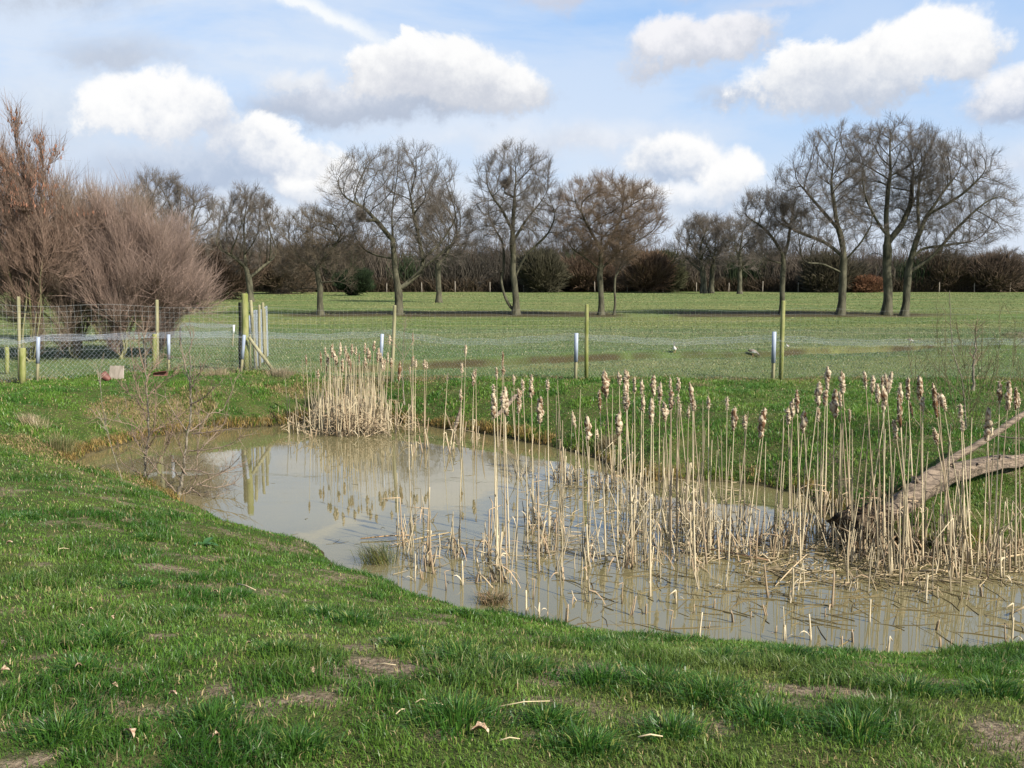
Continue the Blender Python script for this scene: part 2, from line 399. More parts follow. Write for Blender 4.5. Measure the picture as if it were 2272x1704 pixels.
# fence line (world x -> y) through the post bases
fb = [(-600,850),(50,853),(86,850),(345,829),(374,829),(543,829),(843,837),(868,837),(1276,846),(1301,846),(1711,848),(1732,848),(2330,848)]
fw = np.array([atz(a, b, 0)[:2] for a, b in fb])
def fence_y(x): return np.interp(x, fw[:, 0], fw[:, 1])
SDv = SD(Xg, Yg); bare = bare_at(Xg, Yg)
dy_ = Yg-ditch_y(Xg)
dsoil = np.exp(-((dy_-.24)/.21)**2)*sm((Xg+5.5)/3)*(Yg < 40)*np.clip(3.0*fbm(Xg*1.3, Xg*0+5, 4)-.55, .18, 1)
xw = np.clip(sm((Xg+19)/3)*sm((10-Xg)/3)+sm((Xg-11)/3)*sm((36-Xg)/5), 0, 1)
litter_shade = xw*sm((Yg-76.2)/.8)*sm((93+7*(fbm(Xg*.15, Yg*0+4)-.5)-Yg)/11)*np.clip(.45+1.1*fbm(Xg*.35, Yg*.5+4, 3), 0, 1)  # leaf litter strip, also painting the oaks' shadow band into the ground colour
bare = np.maximum(bare, .8*sm((Yg-46)/3)*sm((56-Yg)/4)*sm((-10-Xg)/6)*fbm(Xg*.3, Yg*.5))
bare = np.maximum(bare, sm((Xg-11.4)/1.5)*np.exp(-((Yg-24)/2.0)**2)*.8*sm((fbm(Xg*1.6, Yg*1.6)-.42)/.2))
bare = np.where(dsoil > .12, -dsoil*.9, bare); bare = np.where(litter_shade > .05, -litter_shade*1.1, bare)
lush = sm((fence_y(Xg)+.25-Yg)/.5)
bankn = fbm(Xg*1.1+5, Yg*1.3)
def straw_at(x, y, d):
    n = fbm(x*1.1+5, y*1.3); n2_ = fbm(x*3.1+2, y*3.3, 3)
    far = sm((y-9.2-.25*np.abs(x)*0)/1.2)
    s = sm((.34-d)/.22)*far*sm((n2_-.30-.16*sm((x+.5)/2))/.2)
    left = sm((-1.4-x)/1.5)
    s = np.maximum(s, far*sm((1.75-d)/.5)*sm((n+.16*left-.63-.12*(1-left))/.10)*.7)
    s = np.maximum(s, .8*np.exp(-((y-fence_y(x)-.12)/.32)**2)*sm((n2_-.42)/.15))
    return s
straw = straw_at(Xg, Yg, SDv)
bare = np.where((SDv > -.05) & (SDv < .07) & (Yg < 20), -.9, bare)
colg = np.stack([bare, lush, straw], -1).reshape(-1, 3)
nx, ny = len(xs), len(ys); idx = np.arange(nx*ny).reshape(nx, ny)
F = np.stack([idx[:-1, :-1], idx[1:, :-1], idx[1:, 1:], idx[:-1, 1:]], -1).reshape(-1, 4)
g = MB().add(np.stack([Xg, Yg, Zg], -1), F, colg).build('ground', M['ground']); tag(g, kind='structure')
hole = poly; cen = np.array([.5, 10.5])
exp = []
N = len(poly)
wv = [(x, y, W) for x, y in [(-14,4),(16.5,4),(16.5,20),(-14,20)]]
# water sheet: a fine grid over the pond, kept only where the pond is
wx = np.arange(-9, 16.4, .25); wy = np.arange(5.5, 18.5, .25); WX, WY = np.meshgrid(wx, wy, indexing='ij')
wi = np.arange(WX.size).reshape(WX.shape); WF = np.stack([wi[:-1, :-1], wi[1:, :-1], wi[1:, 1:], wi[:-1, 1:]], -1).reshape(-1, 4)
ds = SD(WX, WY).ravel(); WF = WF[(ds[WF].min(1) < .12)]
used = np.unique(WF); remap = -np.ones(WX.size, int); remap[used] = np.arange(len(used))
wvts = np.stack([WX.ravel(), WY.ravel(), np.full(WX.size, W)], -1)[used]
tag(MB().add(wvts, remap[WF]).build('pond_water', M['water']), kind='structure')

# ------------------------------------------------------------------ grass
GA = np.array([.055, .140, .018]); GB = np.array([.120, .215, .028]); GC = np.array([.21, .245, .060]); ST = np.array([.40, .31, .15]); GD = np.array([.026, .072, .012])
def blades(mb, x, y, z, L, wdt, az_, lean, colr, curl=.6):
    n = len(x); base = np.stack([x, y, z], -1)
    d = np.stack([np.cos(az_), np.sin(az_), np.zeros(n)], -1); s = np.stack([-np.sin(az_), np.cos(az_), np.zeros(n)], -1)
    # width axis random between side and facing
    tw = rng.uniform(0, 2*np.pi, n); s = np.stack([np.cos(tw), np.sin(tw), np.zeros(n)], -1)
    l1 = lean*.45; l2 = np.minimum(lean*(1+curl), 1.45)
    m = base+(d*np.sin(l1)[:, None]+np.array([0, 0, 1])*np.cos(l1)[:, None])*(L*.55)[:, None]
    t = m+(d*np.sin(l2)[:, None]+np.array([0, 0, 1])*np.cos(l2)[:, None])*(L*.5)[:, None]
    hw = wdt[:, None]*.5
    V = np.stack([base-s*hw, base+s*hw, m+s*hw*.8, m-s*hw*.8, t], 1).reshape(-1, 3)
    i = np.arange(n)[:, None]*5
    mb.add(V, [np.concatenate([i, i+1, i+2, i+3], 1), np.concatenate([i+3, i+2, i+4], 1)], np.repeat(colr, 5, 0))
def lerp(a, b, t): return a+(b-a)*np.clip(t, 0, 1)[:, None]
def gcol(x, y, strawp):
    n = len(x); a = fbm(x*2.3, y*2.3); r = rng.random(n)
    c = lerp(np.tile(GA, (n, 1)), GB, (a-.32)*2.6+(r-.5)*.9)
    c = lerp(c, np.tile(GC, (n, 1)), (fbm(x*.7+9, y*.7)-.5)*2.2+(r-.75)*.5)
    dead = rng.random(n) < strawp
    c[dead] = ST*rng.uniform(.65, 1.25, (dead.sum(), 1))
    return c*rng.uniform(.8, 1.2, (n, 1))
# foreground lawn
def sample(n, y0, y1, dens_pow, side):
    yy = np.linspace(y0, y1, 400); w_ = (yy*1.06+side)*yy**(-dens_pow); cdf = np.cumsum(w_); cdf /= cdf[-1]
    y = np.interp(rng.random(n), cdf, yy); x = (rng.random(n)-.5)*(y*1.06+side); return x, y
x, y = sample(470000, 2.5, 13.2, 1.35, 1.6)
d = SD(x, y); b = bare_at(x, y)
tus = fbm(x*2.6+31, y*2.6, 3); tus = sm((tus-.44)/.26)
keep = (d > .02) & (rng.random(len(x)) > b*.86) & (rng.random(len(x)) < .50+.5*tus+.25*fbm(x*7, y*7, 2)) & ~((y > 11.5) & (x > -4))
x, y, d, tus = x[keep], y[keep], d[keep], tus[keep]
z = H(x, y)-.004; n = len(x)
L = (.024+.036*tus**1.4*sm(d/.3))*rng.uniform(.5, 1.6, n)*(.7+.6*fbm(x*9, y*9, 2))
wd = (.0026+.00042*y)*rng.uniform(.7, 1.3, n)
az_ = 2*np.pi*2.5*fbm(x*2.3+3, y*2.3, 2)+rng.normal(0, 1.3, n)
sp = .05+.06*(fbm(x*3, y*3) > .55)+.10*bare_at(x, y)
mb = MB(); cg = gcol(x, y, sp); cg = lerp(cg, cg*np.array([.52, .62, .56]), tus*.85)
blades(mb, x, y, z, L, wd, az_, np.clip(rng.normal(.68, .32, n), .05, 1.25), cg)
# tussocks standing out of the lawn
tv = [(765,1348,.16),(230,1388,.14),(1000,1432,.20),(1290,1475,.18),(1530,1508,.20),(985,1560,.20),(300,1268,.12),(520,1290,.13),(1420,1488,.2),(1700,1420,.16),(2070,1410,.14),(1010,1330,.12),(320,1165,.12),(170,1450,.12),(640,1620,.14),(1850,1590,.18),(1180,1560,.12),(400,1330,.12),(1560,1430,.16),(870,1395,.12),(1330,1395,.14),(600,1410,.12),(60,1250,.10),(2150,1500,.16),(1650,1560,.16),(130,1590,.14),(450,1560,.14),(60,1120,.12),(700,1330,.12),(1120,1450,.16),(1450,1590,.15),(1960,1500,.16),(1270,1620,.15)]
for a, b_, r_ in tv:
    p = ground(a*K, b_*K); k = 560; r_ *= .92
    q = rng.normal(0, .45, (k, 2))*r_; rr = np.hypot(q[:, 0], q[:, 1])
    xx, yy = p[0]+q[:, 0], p[1]+q[:, 1]
    aa = np.arctan2(q[:, 1], q[:, 0])+rng.normal(0, .5, k)
    LL = rng.uniform(.04, .115, k)*(r_/.16)
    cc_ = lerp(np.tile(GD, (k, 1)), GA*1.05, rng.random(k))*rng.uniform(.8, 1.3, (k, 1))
    pale = rng.random(k) < .10; cc_[pale] = GC*rng.uniform(.9, 1.4, (pale.sum(), 1))
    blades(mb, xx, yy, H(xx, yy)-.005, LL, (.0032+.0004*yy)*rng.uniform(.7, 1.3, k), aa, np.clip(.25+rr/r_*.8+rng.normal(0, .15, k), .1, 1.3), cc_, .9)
tag(mb.build('lawn_grass', M['grass'], smooth=False), 'green tussocky turf in the foreground with straw and daisy leaves', 'grass', kind='stuff')
# banks and lawn on the far and left side up to the fence
x, y = sample(420000, 9.0, 21.6, .55, 3.0)
d = SD(x, y)
keep = (d > .01) & (y < fence_y(x)+.35) & ~((y <= 13.2) & (x <= -4) & (y < 11.5)) & ((y > 11.5) | (x > 2.0))
x, y, d = x[keep], y[keep], d[keep]; n = len(x)
tus = sm((fbm(x*2.2+31, y*2.2, 3)-.42)/.25); s_ = straw_at(x, y, d)
L = (.022+.05*tus+.05*s_)*rng.uniform(.6, 1.4, n)
drip = sm((.3-d)/.25); az_ = rng.uniform(0, 2*np.pi, n)
az_ = np.where(s_ > .4, -1.4+rng.normal(0, .7, n), az_); L = L*(1+.9*drip*(s_ > .3))
col_ = gcol(x, y, np.clip(.05+.8*s_, 0, .88))
fr = lerp(col_, col_*np.array([.92, .80, .52]), drip*.8)
mb = MB(); blades(mb, x, y, H(x, y)-.004, L, .0045+.00045*y*rng.uniform(.7, 1.3, n), az_, np.clip(rng.normal(.6, .25, n)+.3*(s_ > .4), .05, 1.2), fr)
tag(mb.build('bank_grass', M['grass'], smooth=False), 'bright green turf and straw on the banks inside the fence', 'grass', kind='stuff')
# field beyond
x, y = sample(330000, 18.6, 44, 1.1, 5.0)
keep = (y > fence_y(x)+.1) & ~((y-ditch_y(x) > .02) & (y-ditch_y(x) < .36) & (x > -4) & (rng.random(len(x)) < np.clip(3.0*fbm(x*1.3, x*0+5, 4)-.7, 0, .9)))
x, y = x[keep], y[keep]; n = len(x)
f1 = fbm(x*.25, y*.9); c = lerp(np.tile(np.array([.098, .150, .062]), (n, 1)), np.array([.165, .195, .095]), (f1-.35)*2.6+rng.normal(0, .25, n))
st_ = rng.random(n) < .12+.25*np.exp(-((y-fence_y(x)-.3)/.35)**2); c[st_] = np.array([.34, .30, .17])*rng.uniform(.6, 1.2, (st_.sum(), 1))
md = np.exp(-(((x-13.3)/2.5)**2+((y-24.2)/1.7)**2)); c = lerp(c, c*np.array([.55, .50, .45]), md*1.4*(fbm(x*1.5, y*1.5) > .48))
mb = MB(); blades(mb, x, y, H(x, y)-.004, .026*rng.uniform(.5, 1.5, n)*(1+.9*md+.5*fbm(x*.8, y*.8)), .0006*y*rng.uniform(.6, 1.3, n), rng.uniform(0, 6.28, n), np.clip(rng.normal(.7, .3, n), .1, 1.2), c*rng.uniform(.75, 1.25, (n, 1)))
tag(mb.build('field_grass', M['fieldgrass'], smooth=False), 'short grazed grey-green pasture between the wire fence and the ditch', 'grass', kind='stuff')

x, y = sample(150000, 44, 190, 1.75, 14)
keep = rng.random(len(x)) > 2.2*(np.clip(sm((x+19)/3)*sm((10-x)/3)+sm((x-11)/3)*sm((36-x)/5), 0, 1)*sm((y-76.2)/.8)*sm((92-y)/11)*fbm(x*.35, y*.5+4, 3))  # tufts thinned over the painted tree shadow and litter strip
x, y = x[keep], y[keep]; n = len(x); f1 = fbm(x*.12, y*.35+3, 5); c = lerp(np.tile(np.array([.108, .160, .044]), (n, 1)), np.array([.24, .225, .090]), (f1-.38)*3.2+rng.normal(0, .2, n))
mb = MB(); blades(mb, x, y, H(x, y)-.005, .045*rng.uniform(.5, 1.5, n)*(y/70)**.5, .0009*y*rng.uniform(.5, 1.4, n), rng.uniform(0, 6.28, n), np.clip(rng.normal(.8, .3, n), .1, 1.2), c*rng.uniform(.8, 1.2, (n, 1)))
tag(mb.build('pasture_grass', M['fieldgrass'], smooth=False), 'yellow-green open pasture running back under the oaks to the hedge', 'grass', kind='stuff')

# ------------------------------------------------------------------ bare trees
def colonize(P0, par0, att, step, di, dk, iters, jit=.35, up=.08, seed=0, mom=.75):
    rg = np.random.default_rng(seed); cap = 9000
    P = np.zeros((cap, 3)); par = np.full(cap, -1); n = len(P0); P[:n] = P0; par[:n] = par0
    D = np.linalg.norm(att[:, None]-P[None, :n], axis=2); near = D.argmin(1); nd = D.min(1); alive = np.ones(len(att), bool)
    for it in range(iters):
        act = alive & (nd < di)
        if not act.any(): 
            act = alive & (nd <= nd[alive].min()*1.3) if alive.any() else act
            if not act.any(): break
        ids, inv = np.unique(near[act], return_inverse=True)
        acc = np.zeros((len(ids), 3)); np.add.at(acc, inv, norm(att[act]-P[near[act]]))
        pd = norm(P[ids]-P[np.maximum(par[ids], 0)]); dr = norm(norm(acc)+pd*mom+rg.normal(0, jit, acc.shape)+np.array([0, 0, up]))
        new = P[ids]+dr*step; k = len(new)
        if n+k > cap: break
        P[n:n+k] = new; par[n:n+k] = ids
        D = np.linalg.norm(att[:, None]-new[None], axis=2); j = D.argmin(1); dm = D[np.arange(len(att)), j]
        b = dm < nd; near[b] = n+j[b]; nd[b] = dm[b]; alive &= nd > dk; n += k
    return P[:n], par[:n]
def skeleton(lines, step):
    """lines: list of world polylines; the first is the trunk, the rest attach to the nearest node"""
    P = []; par = []
    for li, L in enumerate(lines):
        L = np.asarray(L, float); prev = -1
        if li > 0:
            prev = int(np.linalg.norm(np.array(P)-L[0], axis=1).argmin()); 
            if np.linalg.norm(P[prev]-L[0]) > .01: L = np.vstack([P[prev], L])
            L0 = L[0]
        segs = []
        for a, b in zip(L[:-1], L[1:]):
            m = max(1, int(round(np.linalg.norm(b-a)/step)))
            for k in range(m): segs.append(a+(b-a)*(k+1)/m)
        if li == 0: P.append(L[0]); par.append(-1); prev = 0
        for s in segs: P.append(s+np.random.default_rng(len(P)).normal(0, step*.10, 3)); par.append(prev); prev = len(P)-1
    return np.array(P), np.array(par)
def radii(P, par, tip, trunk, e=2.3):
    n = len(P); acc = np.zeros(n)
    for i in range(n-1, -1, -1):
        if acc[i] == 0: acc[i] = tip**e
        if par[i] >= 0: acc[par[i]] += acc[i]
    r = acc**(1/e); k = math.log(trunk/tip)/math.log(max(r[0]/tip, 1.01)); return tip*(r/tip)**k
def order_ok(P, par):
    # children always come after parents except branches attached to earlier nodes, which is the case here
    return True
def chains(P, par, r):
    n = len(P); kids = [[] for _ in range(n)]
    for i in range(n):
        if par[i] >= 0: kids[par[i]].append(i)
    out = []; stack = [(0, None)]
    while stack:
        s, pre = stack.pop(); ch = [] if pre is None else [pre]; cur = s
        while True:
            ch.append(cur)
            if not kids[cur]: break
            k = sorted(kids[cur], key=lambda q: -r[q]); 
            for o in k[1:]: stack.append((o, cur))
            cur = k[0]
        out.append(ch)
    return out
def tree(name, parent_loc, lines, ells, Y, trunk_r, natt, step, twigs, tip=.013, seed=1, label='', cat='tree', group=None,
         tw_len=(.5, 1.0), tw_r=.0072, barkc=None, twc=(.118, .099, .080), depth=.9, thr=.05, flare=1.6, jit=.16, hollow=.25, up=.08, catkins=0, moss=False, rag=.15, twup=.35, kd=1.4, lw=2.5, subs=2, soft=.03, brc=(.048, .043, .028)):
    rg = np.random.default_rng(seed)
    P0, par0 = skeleton(lines, step)
    att = []; oy = rg.uniform(0, 99)
    tot = sum(e[2]*e[3]*e[2] for e in ells)
    for (cx, cy, rx, ry) in ells:
        k = int(natt*(rx*ry*rx)/tot); u = norm(rg.normal(0, 1, (k, 3))); rr = (hollow+(1-hollow)*rg.random(k))**.5*(1+rag*2*(fbm(u[:, 0]*2.2+u[:, 1]+oy, u[:, 2]*2.2-u[:, 1]+oy, 3)-.5))
        c = v_y(cx, cy, Y); s = K*Y/2229
        rr = rr*(1+rg.normal(0, soft, k)); att.append(c+u*rr[:, None]*np.array([rx*s, rx*s*depth, ry*s]))
    att = np.concatenate(att); gz = H(att[:, 0], att[:, 1]); att = att[att[:, 2] > gz+.5*(trunk_r > .1)]
    P, par = colonize(P0, par0, att, step, 1e9 if natt < 500 else step*9, step*kd, 90, jit, up, seed)
    ch1 = np.full(len(P), -1)
    for i in range(len(P)-1, 0, -1): ch1[par[i]] = i
    mv = np.where((ch1 >= 0) & (par >= 0))[0]
    for _ in range(3): P[mv] = .5*P[mv]+.25*(P[par[mv]]+P[ch1[mv]])
    r = radii(P, par, tip, trunk_r)
    base = P[0].copy(); hgt = P[:, 2]-base[2]; fl = 1+(flare-1)*np.exp(-hgt/(trunk_r*1.8)); r = r*fl
    chs = chains(P, par, r)
    root = empty(name, base, label, cat, group)
    tb = MB(); cb = MB()
    barkc = (.5, .5, .5) if barkc is None else barkc
    bylen = {}
    for ch in chs:
        if len(ch) < 2: continue
        rr = r[ch].copy()
        if len(ch) > 1 and ch[0] != 0: rr[0] = min(rr[0], rr[1]*1.25)
        # split into thick (trunk) and thin (crown) runs
        thick = rr > thr
        k = int(thick.sum()) if thick[0] else 0
        while k < len(ch) and k > 0 and thick[k-1] == False: k -= 1
        if k >= 2: bylen.setdefault((k, 1), []).append((P[ch[:k]], rr[:k]))
        if k < len(ch):
            s = max(0, k-1)
            if len(ch)-s >= 2: bylen.setdefault((len(ch)-s, 0), []).append((P[ch[s:]], rr[s:]))
    for (k, t), lst in bylen.items():
        PP = np.stack([a for a, b in lst]); RR = np.stack([b for a, b in lst])
        if t:
            V, F_ = tubes(PP, RR, 9)
            # bark relief and fluting near the ground
            V = V+.10*np.repeat(RR.reshape(-1), 9)[:, None]*(np.stack([vnoise(V[:, 0]*6, V[:, 2]*2), vnoise(V[:, 1]*6, V[:, 2]*2+9), V[:, 0]*0+.5], -1)-.5)*2
            tb.add(V, F_, barkc)
        else:
            V, F_ = tubes(PP, RR, 4); kk_ = np.clip((RR-tip)/(thr-tip+1e-6), 0, 1).repeat(4, 1).reshape(-1, 1) if False else np.clip((np.repeat(RR.reshape(-1), 4)-tip)/(thr-tip+1e-6)*1.6, 0, 1)[:, None]; cb.add(V, F_, np.array(twc)*(1-kk_)+np.array(brc)*kk_)
    # twigs
    thin = np.where(r < tip*3.2)[0]; thin = thin[par[thin] >= 0]
    leafn = np.ones(len(P), bool); leafn[par[par >= 0]] = False; wgt = np.where(leafn[thin], lw, 1.0); m = twigs; src = rg.choice(thin, m, p=wgt/wgt.sum()); dirs = norm(P[src]-P[par[src]])
    def spray(p, dd, L, rad, kseg=4, spread=.5, upb=twup):
        dd = norm(dd+rg.normal(0, spread*.6, dd.shape)+np.array([0, 0, upb*.4])); pts_ = [p]; q = p
        for s in range(kseg-1):
            dd = norm(dd+rg.normal(0, .22, dd.shape)+np.array([0, 0, upb*.3])); q = q+dd*(L/(kseg-1))[:, None]; pts_.append(q)
        return np.stack(pts_, 1), np.stack([rad*(1-.75*s/(kseg-1)) for s in range(kseg)], 1)
    L = rg.uniform(tw_len[0], tw_len[1], m); rad = np.full(m, tw_r)
    A, RA = spray(P[src], dirs, L, rad); V, F_ = tubes(A, RA, 3)
    tc_ = np.array(twc)*rg.uniform(.65, 1.4, (m, 1)); cb.add(V, F_, np.repeat(tc_, A.shape[1]*3, 0))
    for q in (1, 2):
        for rep in range(subs):
            B, RB = spray(A[:, q], norm(A[:, q]-A[:, q-1]), L*.6, rad*.8, 2, .9); V, F_ = tubes(B, RB, 3)
            cb.add(V, F_, np.repeat(tc_*rg.uniform(.8, 1.25, (m, 1)), B.shape[1]*3, 0))
    tb.build('trunk', M['mossbark'] if moss else M['bark'], root)
    cb.build('crown', M['twig'], root)
    if catkins:
        zt = A[:, -1, 2]; pick = rg.choice(np.where(zt > np.percentile(zt, 62))[0], catkins); p = A[pick, 2]
        q = np.stack([p, p+np.stack([rg.normal(0, .01, catkins), rg.normal(0, .01, catkins), np.full(catkins, -.045)], -1), p+np.stack([rg.normal(0, .015, catkins), rg.normal(0, .015, catkins), -rg.uniform(.07, .11, catkins)], -1)], 1)
        V, F_ = tubes(q, np.tile([.006, .011, .006], (catkins, 1)), 4)
        o = MB().add(V, F_, np.repeat(np.array([.22, .11, .07])*rg.uniform(.7, 1.5, (catkins, 1)), 12, 0)).build('catkins', M['twig'], root); o['kind'] = 'stuff'
    return root
M['mossbark'] = m_simple('mossy_bark', (.05, .055, .018), (.15, .15, .055), 9, .9, .7, .02, (1, 1, .4))
def L_(Y, *pl, dj=.0):
    """pixel polylines at distance Y; every limb wanders a little in depth"""
    out = []
    for i, l in enumerate(pl):
        dd = 0 if i == 0 else (1 if i % 2 else -1)*Y*.016
        q = [v_y(a, b, Y) for a, b in l]; m = len(q)
        q = [p+np.array([0, dd*k/max(1, m-1)*(0 if i == 0 else 1), 0]) for k, p in enumerate(q)]
        if i == 0:
            q[0][2] = float(H(q[0][0], q[0][1]))-.05
        out.append(q)
    return out
TY = TREE_Y
MAIN = 'large bare oaks across the middle of the field'
oak = dict(natt=3600, step=.36, twigs=5200)
tree('oak_tree', None, L_(TY, [(860,683),(862,640),(857,600),(850,550),(848,505),(846,465)], [(862,626),(885,606),(908,590),(913,565),(904,520),(893,470),(884,430)], [(848,520),(822,485),(790,450),(752,432)], [(850,560),(800,548),(768,530)], [(880,608),(940,560),(985,520)], [(912,560),(950,525),(985,470)]),
     [(848,420,146,104),(870,480,118,80),(940,510,66,72),(765,470,66,62)], TY, .29, seed=3, label='bare oak with a domed crown and forked trunk, left of the two tall centre oaks', group=MAIN, **oak)
tree('oak_tree', None, L_(TY, [(1114,679),(1114,640),(1110,600),(1108,560),(1107,500),(1110,450),(1112,405)], [(1108,672),(1090,645),(1082,608),(1090,560),(1086,520),(1060,480)], [(1113,600),(1130,560),(1146,542),(1180,512),(1200,470)], [(1086,585),(1062,598),(1040,612)], [(1107,500),(1085,455),(1060,420)], [(1110,520),(1132,480),(1165,440)]),
     [(1108,402,92,80),(1112,470,104,74),(1180,470,52,78),(1048,520,42,50)], TY, .27, seed=4, label='tall narrow bare oak rising from two joined trunks in the centre', group=MAIN, **oak)
tree('oak_tree', None, L_(TY, [(1298,681),(1298,630),(1296,590),(1299,545),(1300,500)], [(1299,580),(1330,550),(1365,520)], [(1297,585),(1262,555),(1235,540)], [(1300,545),(1330,500),(1350,450)], [(1299,540),(1275,500),(1250,455)]),
     [(1316,470,116,88),(1305,512,106,66)], TY, .22, seed=5, label='rounded brown bare oak with a dense twiggy crown, beside a thin pole trunk', group=MAIN, natt=3600, step=.33, twigs=7500, twc=(.145, .103, .070))
tree('young_tree', None, L_(TY, [(1326,681),(1329,650),(1327,620),(1331,580)], [(1328,600),(1345,570),(1352,540)]), [(1345,545,26,40)], TY, .09, 160, .33, 500, seed=6, label='thin crooked pole trunk standing close right of the rounded brown oak', thr=.04)
tree('oak_tree', None, L_(TY, [(1688,676),(1690,620),(1693,580),(1690,545),(1668,512),(1640,482),(1612,470)], [(1691,560),(1705,530),(1712,495),(1722,470)], [(1692,570),(1650,560),(1620,556)]),
     [(1645,468,54,50),(1690,470,52,46),(1655,540,46,26)], TY, .20, 1100, .34, 2200, seed=7, label='smallest of the right-hand bare oaks, leaning left behind the tall post', group=MAIN)
tree('oak_tree', None, L_(TY, [(1815,684),(1820,625),(1823,570),(1820,525),(1808,480),(1800,430),(1795,390)], [(1822,555),(1785,522),(1735,502),(1690,478)], [(1823,565),(1855,525),(1875,480)], [(1815,500),(1775,445),(1740,400)], [(1823,590),(1770,570),(1725,568)]),
     [(1772,430,112,84),(1802,364,84,84),(1755,500,105,50),(1860,500,50,60)], TY, .29, seed=8, label='wide bare oak with a leaning left crown, left of two close trunks', group=MAIN, **oak)
tree('oak_tree', None, L_(TY, [(1915,684),(1919,620),(1916,570),(1917,510),(1914,460),(1918,410),(1925,370)], [(1918,525),(1950,490),(1978,440),(1985,390)], [(1916,510),(1885,470),(1862,430),(1850,390)], [(1917,560),(1895,540),(1880,560)], [(1918,545),(1965,525),(1990,500)]),
     [(1925,352,110,86),(1890,430,80,70),(1965,420,74,80)], TY+1.5, .33, seed=9, label='tallest bare oak, with the thickest straight trunk of the right group', group=MAIN, **oak)
tree('oak_tree', None, L_(TY-.5, [(1953,683),(1960,620),(1964,575),(1975,530),(2000,470),(2030,425),(2060,385)], [(1966,560),(2000,535),(2060,528),(2120,520)], [(1964,590),(2010,555),(2070,480),(2110,440)], [(1985,500),(1990,440),(2000,380)], [(2010,460),(2060,430),(2110,380)]),
     [(2050,400,108,104),(2110,450,80,96),(2040,500,110,60),(2000,360,60,72)], TY-.5, .27, seed=10, label='bare oak sweeping out to the right from a leaning trunk, rightmost of the group', group=MAIN, natt=3900, step=.36, twigs=5600)
tree('oak_tree', None, L_(TY, [(693,684),(690,650),(693,625),(687,590),(680,550)], [(692,625),(655,622),(600,634)], [(690,612),(730,606),(760,618)], [(688,590),(650,560),(620,540)], [(686,575),(720,540),(745,510)]),
     [(690,520,96,72),(655,560,60,40),(735,560,46,40)], TY, .22, 1900, .34, 3400, seed=11, label='low dark spreading oak with pale drooping lower limbs, left of the big oaks', group=MAIN, twc=(.11, .088, .062))
YB = 122
tree('oak_tree', None, L_(YB, [(541,652),(540,610),(532,580),(528,540)], [(540,600),(570,570),(590,555)], [(534,580),(505,550),(480,540)]),
     [(533,500,72,88)], YB, .36, 1500, .55, 2400, tip=.022, tw_len=(.8, 1.5), tw_r=.015, seed=12, label='airy bare oak standing behind the thick wooden strainer post')
tree('oak_tree', None, L_(105, [(352,655),(350,600),(352,540)], [(351,570),(330,530),(318,490)], [(351,580),(400,540),(420,500)]),
     [(350,446,66,66),(424,476,48,62),(350,500,70,50)], 105, .32, 1600, .48, 3000, tip=.02, tw_len=(.8, 1.4), tw_r=.013, seed=13, label='bare oak whose rounded top shows above the reddish thicket')
tree('oak_tree', None, L_(118, [(948,640),(946,590),(948,540)], [(947,570),(975,530),(990,500)]),
     [(950,500,72,78)], 118, .30, 1300, .55, 2200, tip=.022, tw_len=(.8, 1.5), tw_r=.014, seed=14, label='bare tree set back in the gap between the two tall centre oaks')
tree('oak_tree', None, L_(185, [(1520,617),(1518,580),(1512,550)], [(1519,590),(1490,560)]), [(1515,528,62,56)], 185, .5, 1000, .8, 1200, tip=.035, tw_len=(1.2, 2.2), tw_r=.022, seed=15, label='distant fan-shaped bare tree, left of the trees in front of the hedge gap')
tree('oak_tree', None, L_(188, [(1536,617),(1538,580),(1545,550)], [(1538,585),(1560,560)]), [(1540,525,50,54)], 188, .45, 900, .8, 1100, tip=.035, tw_len=(1.2, 2.2), tw_r=.022, seed=16, label='distant bare tree overlapping the fan-shaped one on its right')
tree('oak_tree', None, L_(180, [(1598,617),(1598,570),(1600,540)]), [(1603,530,46,60)], 180, .38, 700, .8, 900, tip=.033, tw_len=(1.2, 2.2), tw_r=.022, seed=17, label='distant bare tree just left of the smallest right-hand oak')
# hazel and willow thicket on the left, just outside the fence
def thicket(px0, py0, Y, stems, ells, natt, twigs, seed, label, catk=0, twc=(.24, .18, .135), r0=.05, up=.12, name='hazel_shrub', tw=(.45, 1.1)):
    twigs = int(twigs*.5); natt = int(natt*.7)
    twc = (twc[0]*.84, twc[1]*.84, twc[2]*.84); rg = random.Random(seed); lines = []
    b0 = v_y(px0, py0, Y); b0[2] = float(H(b0[0], b0[1]))-.03
    e = ells[0]
    for i in range(stems):
        ee = rg.choice(ells); tx = ee[0]+rg.uniform(-.75, .75)*ee[2]; ty = ee[1]+rg.uniform(-.3, .7)*ee[3]
        t = v_y(tx, ty, Y)+np.array([0, rg.uniform(-1, 1)*ee[2]*K*Y/2229*.7, 0])
        m1 = b0+(t-b0)*np.array([.30, .30, .42]); m2 = b0+(t-b0)*np.array([.65, .65, .75])
        s = b0+np.array([rg.uniform(-.25, .25), rg.uniform(-.25, .25), 0])
        if i == 0: lines.append([b0, b0+(0, 0, .12), m1, m2, t])
        else: lines.append([b0+(0, 0, .04), s+(0, 0, .10), m1+rg.uniform(-.1, .1), m2, t])
    return tree(name, None, lines, ells, Y, r0*1.5, natt, .20, twigs, tip=.005, seed=seed, label=label, cat='shrub', group='bare shrubs of the thicket behind the left fence',
         tw_len=tw, tw_r=.0050, brc=(.20, .19, .10), twc=twc, depth=.8, thr=.022, flare=1.0, hollow=.05, rag=.55, kd=2.0, jit=.22, subs=1, lw=1.2, soft=.24, up=up, catkins=catk, moss=True, twup=1.0)
thicket(70, 800, 23.5, 9, [(75,375,50,85),(15,430,70,80),(55,530,95,115)], 1500, 8500, 21, 'tallest bare hazel hung with brown catkins at the left edge', 1100, (.22, .15, .11), tw=(.35, .8))
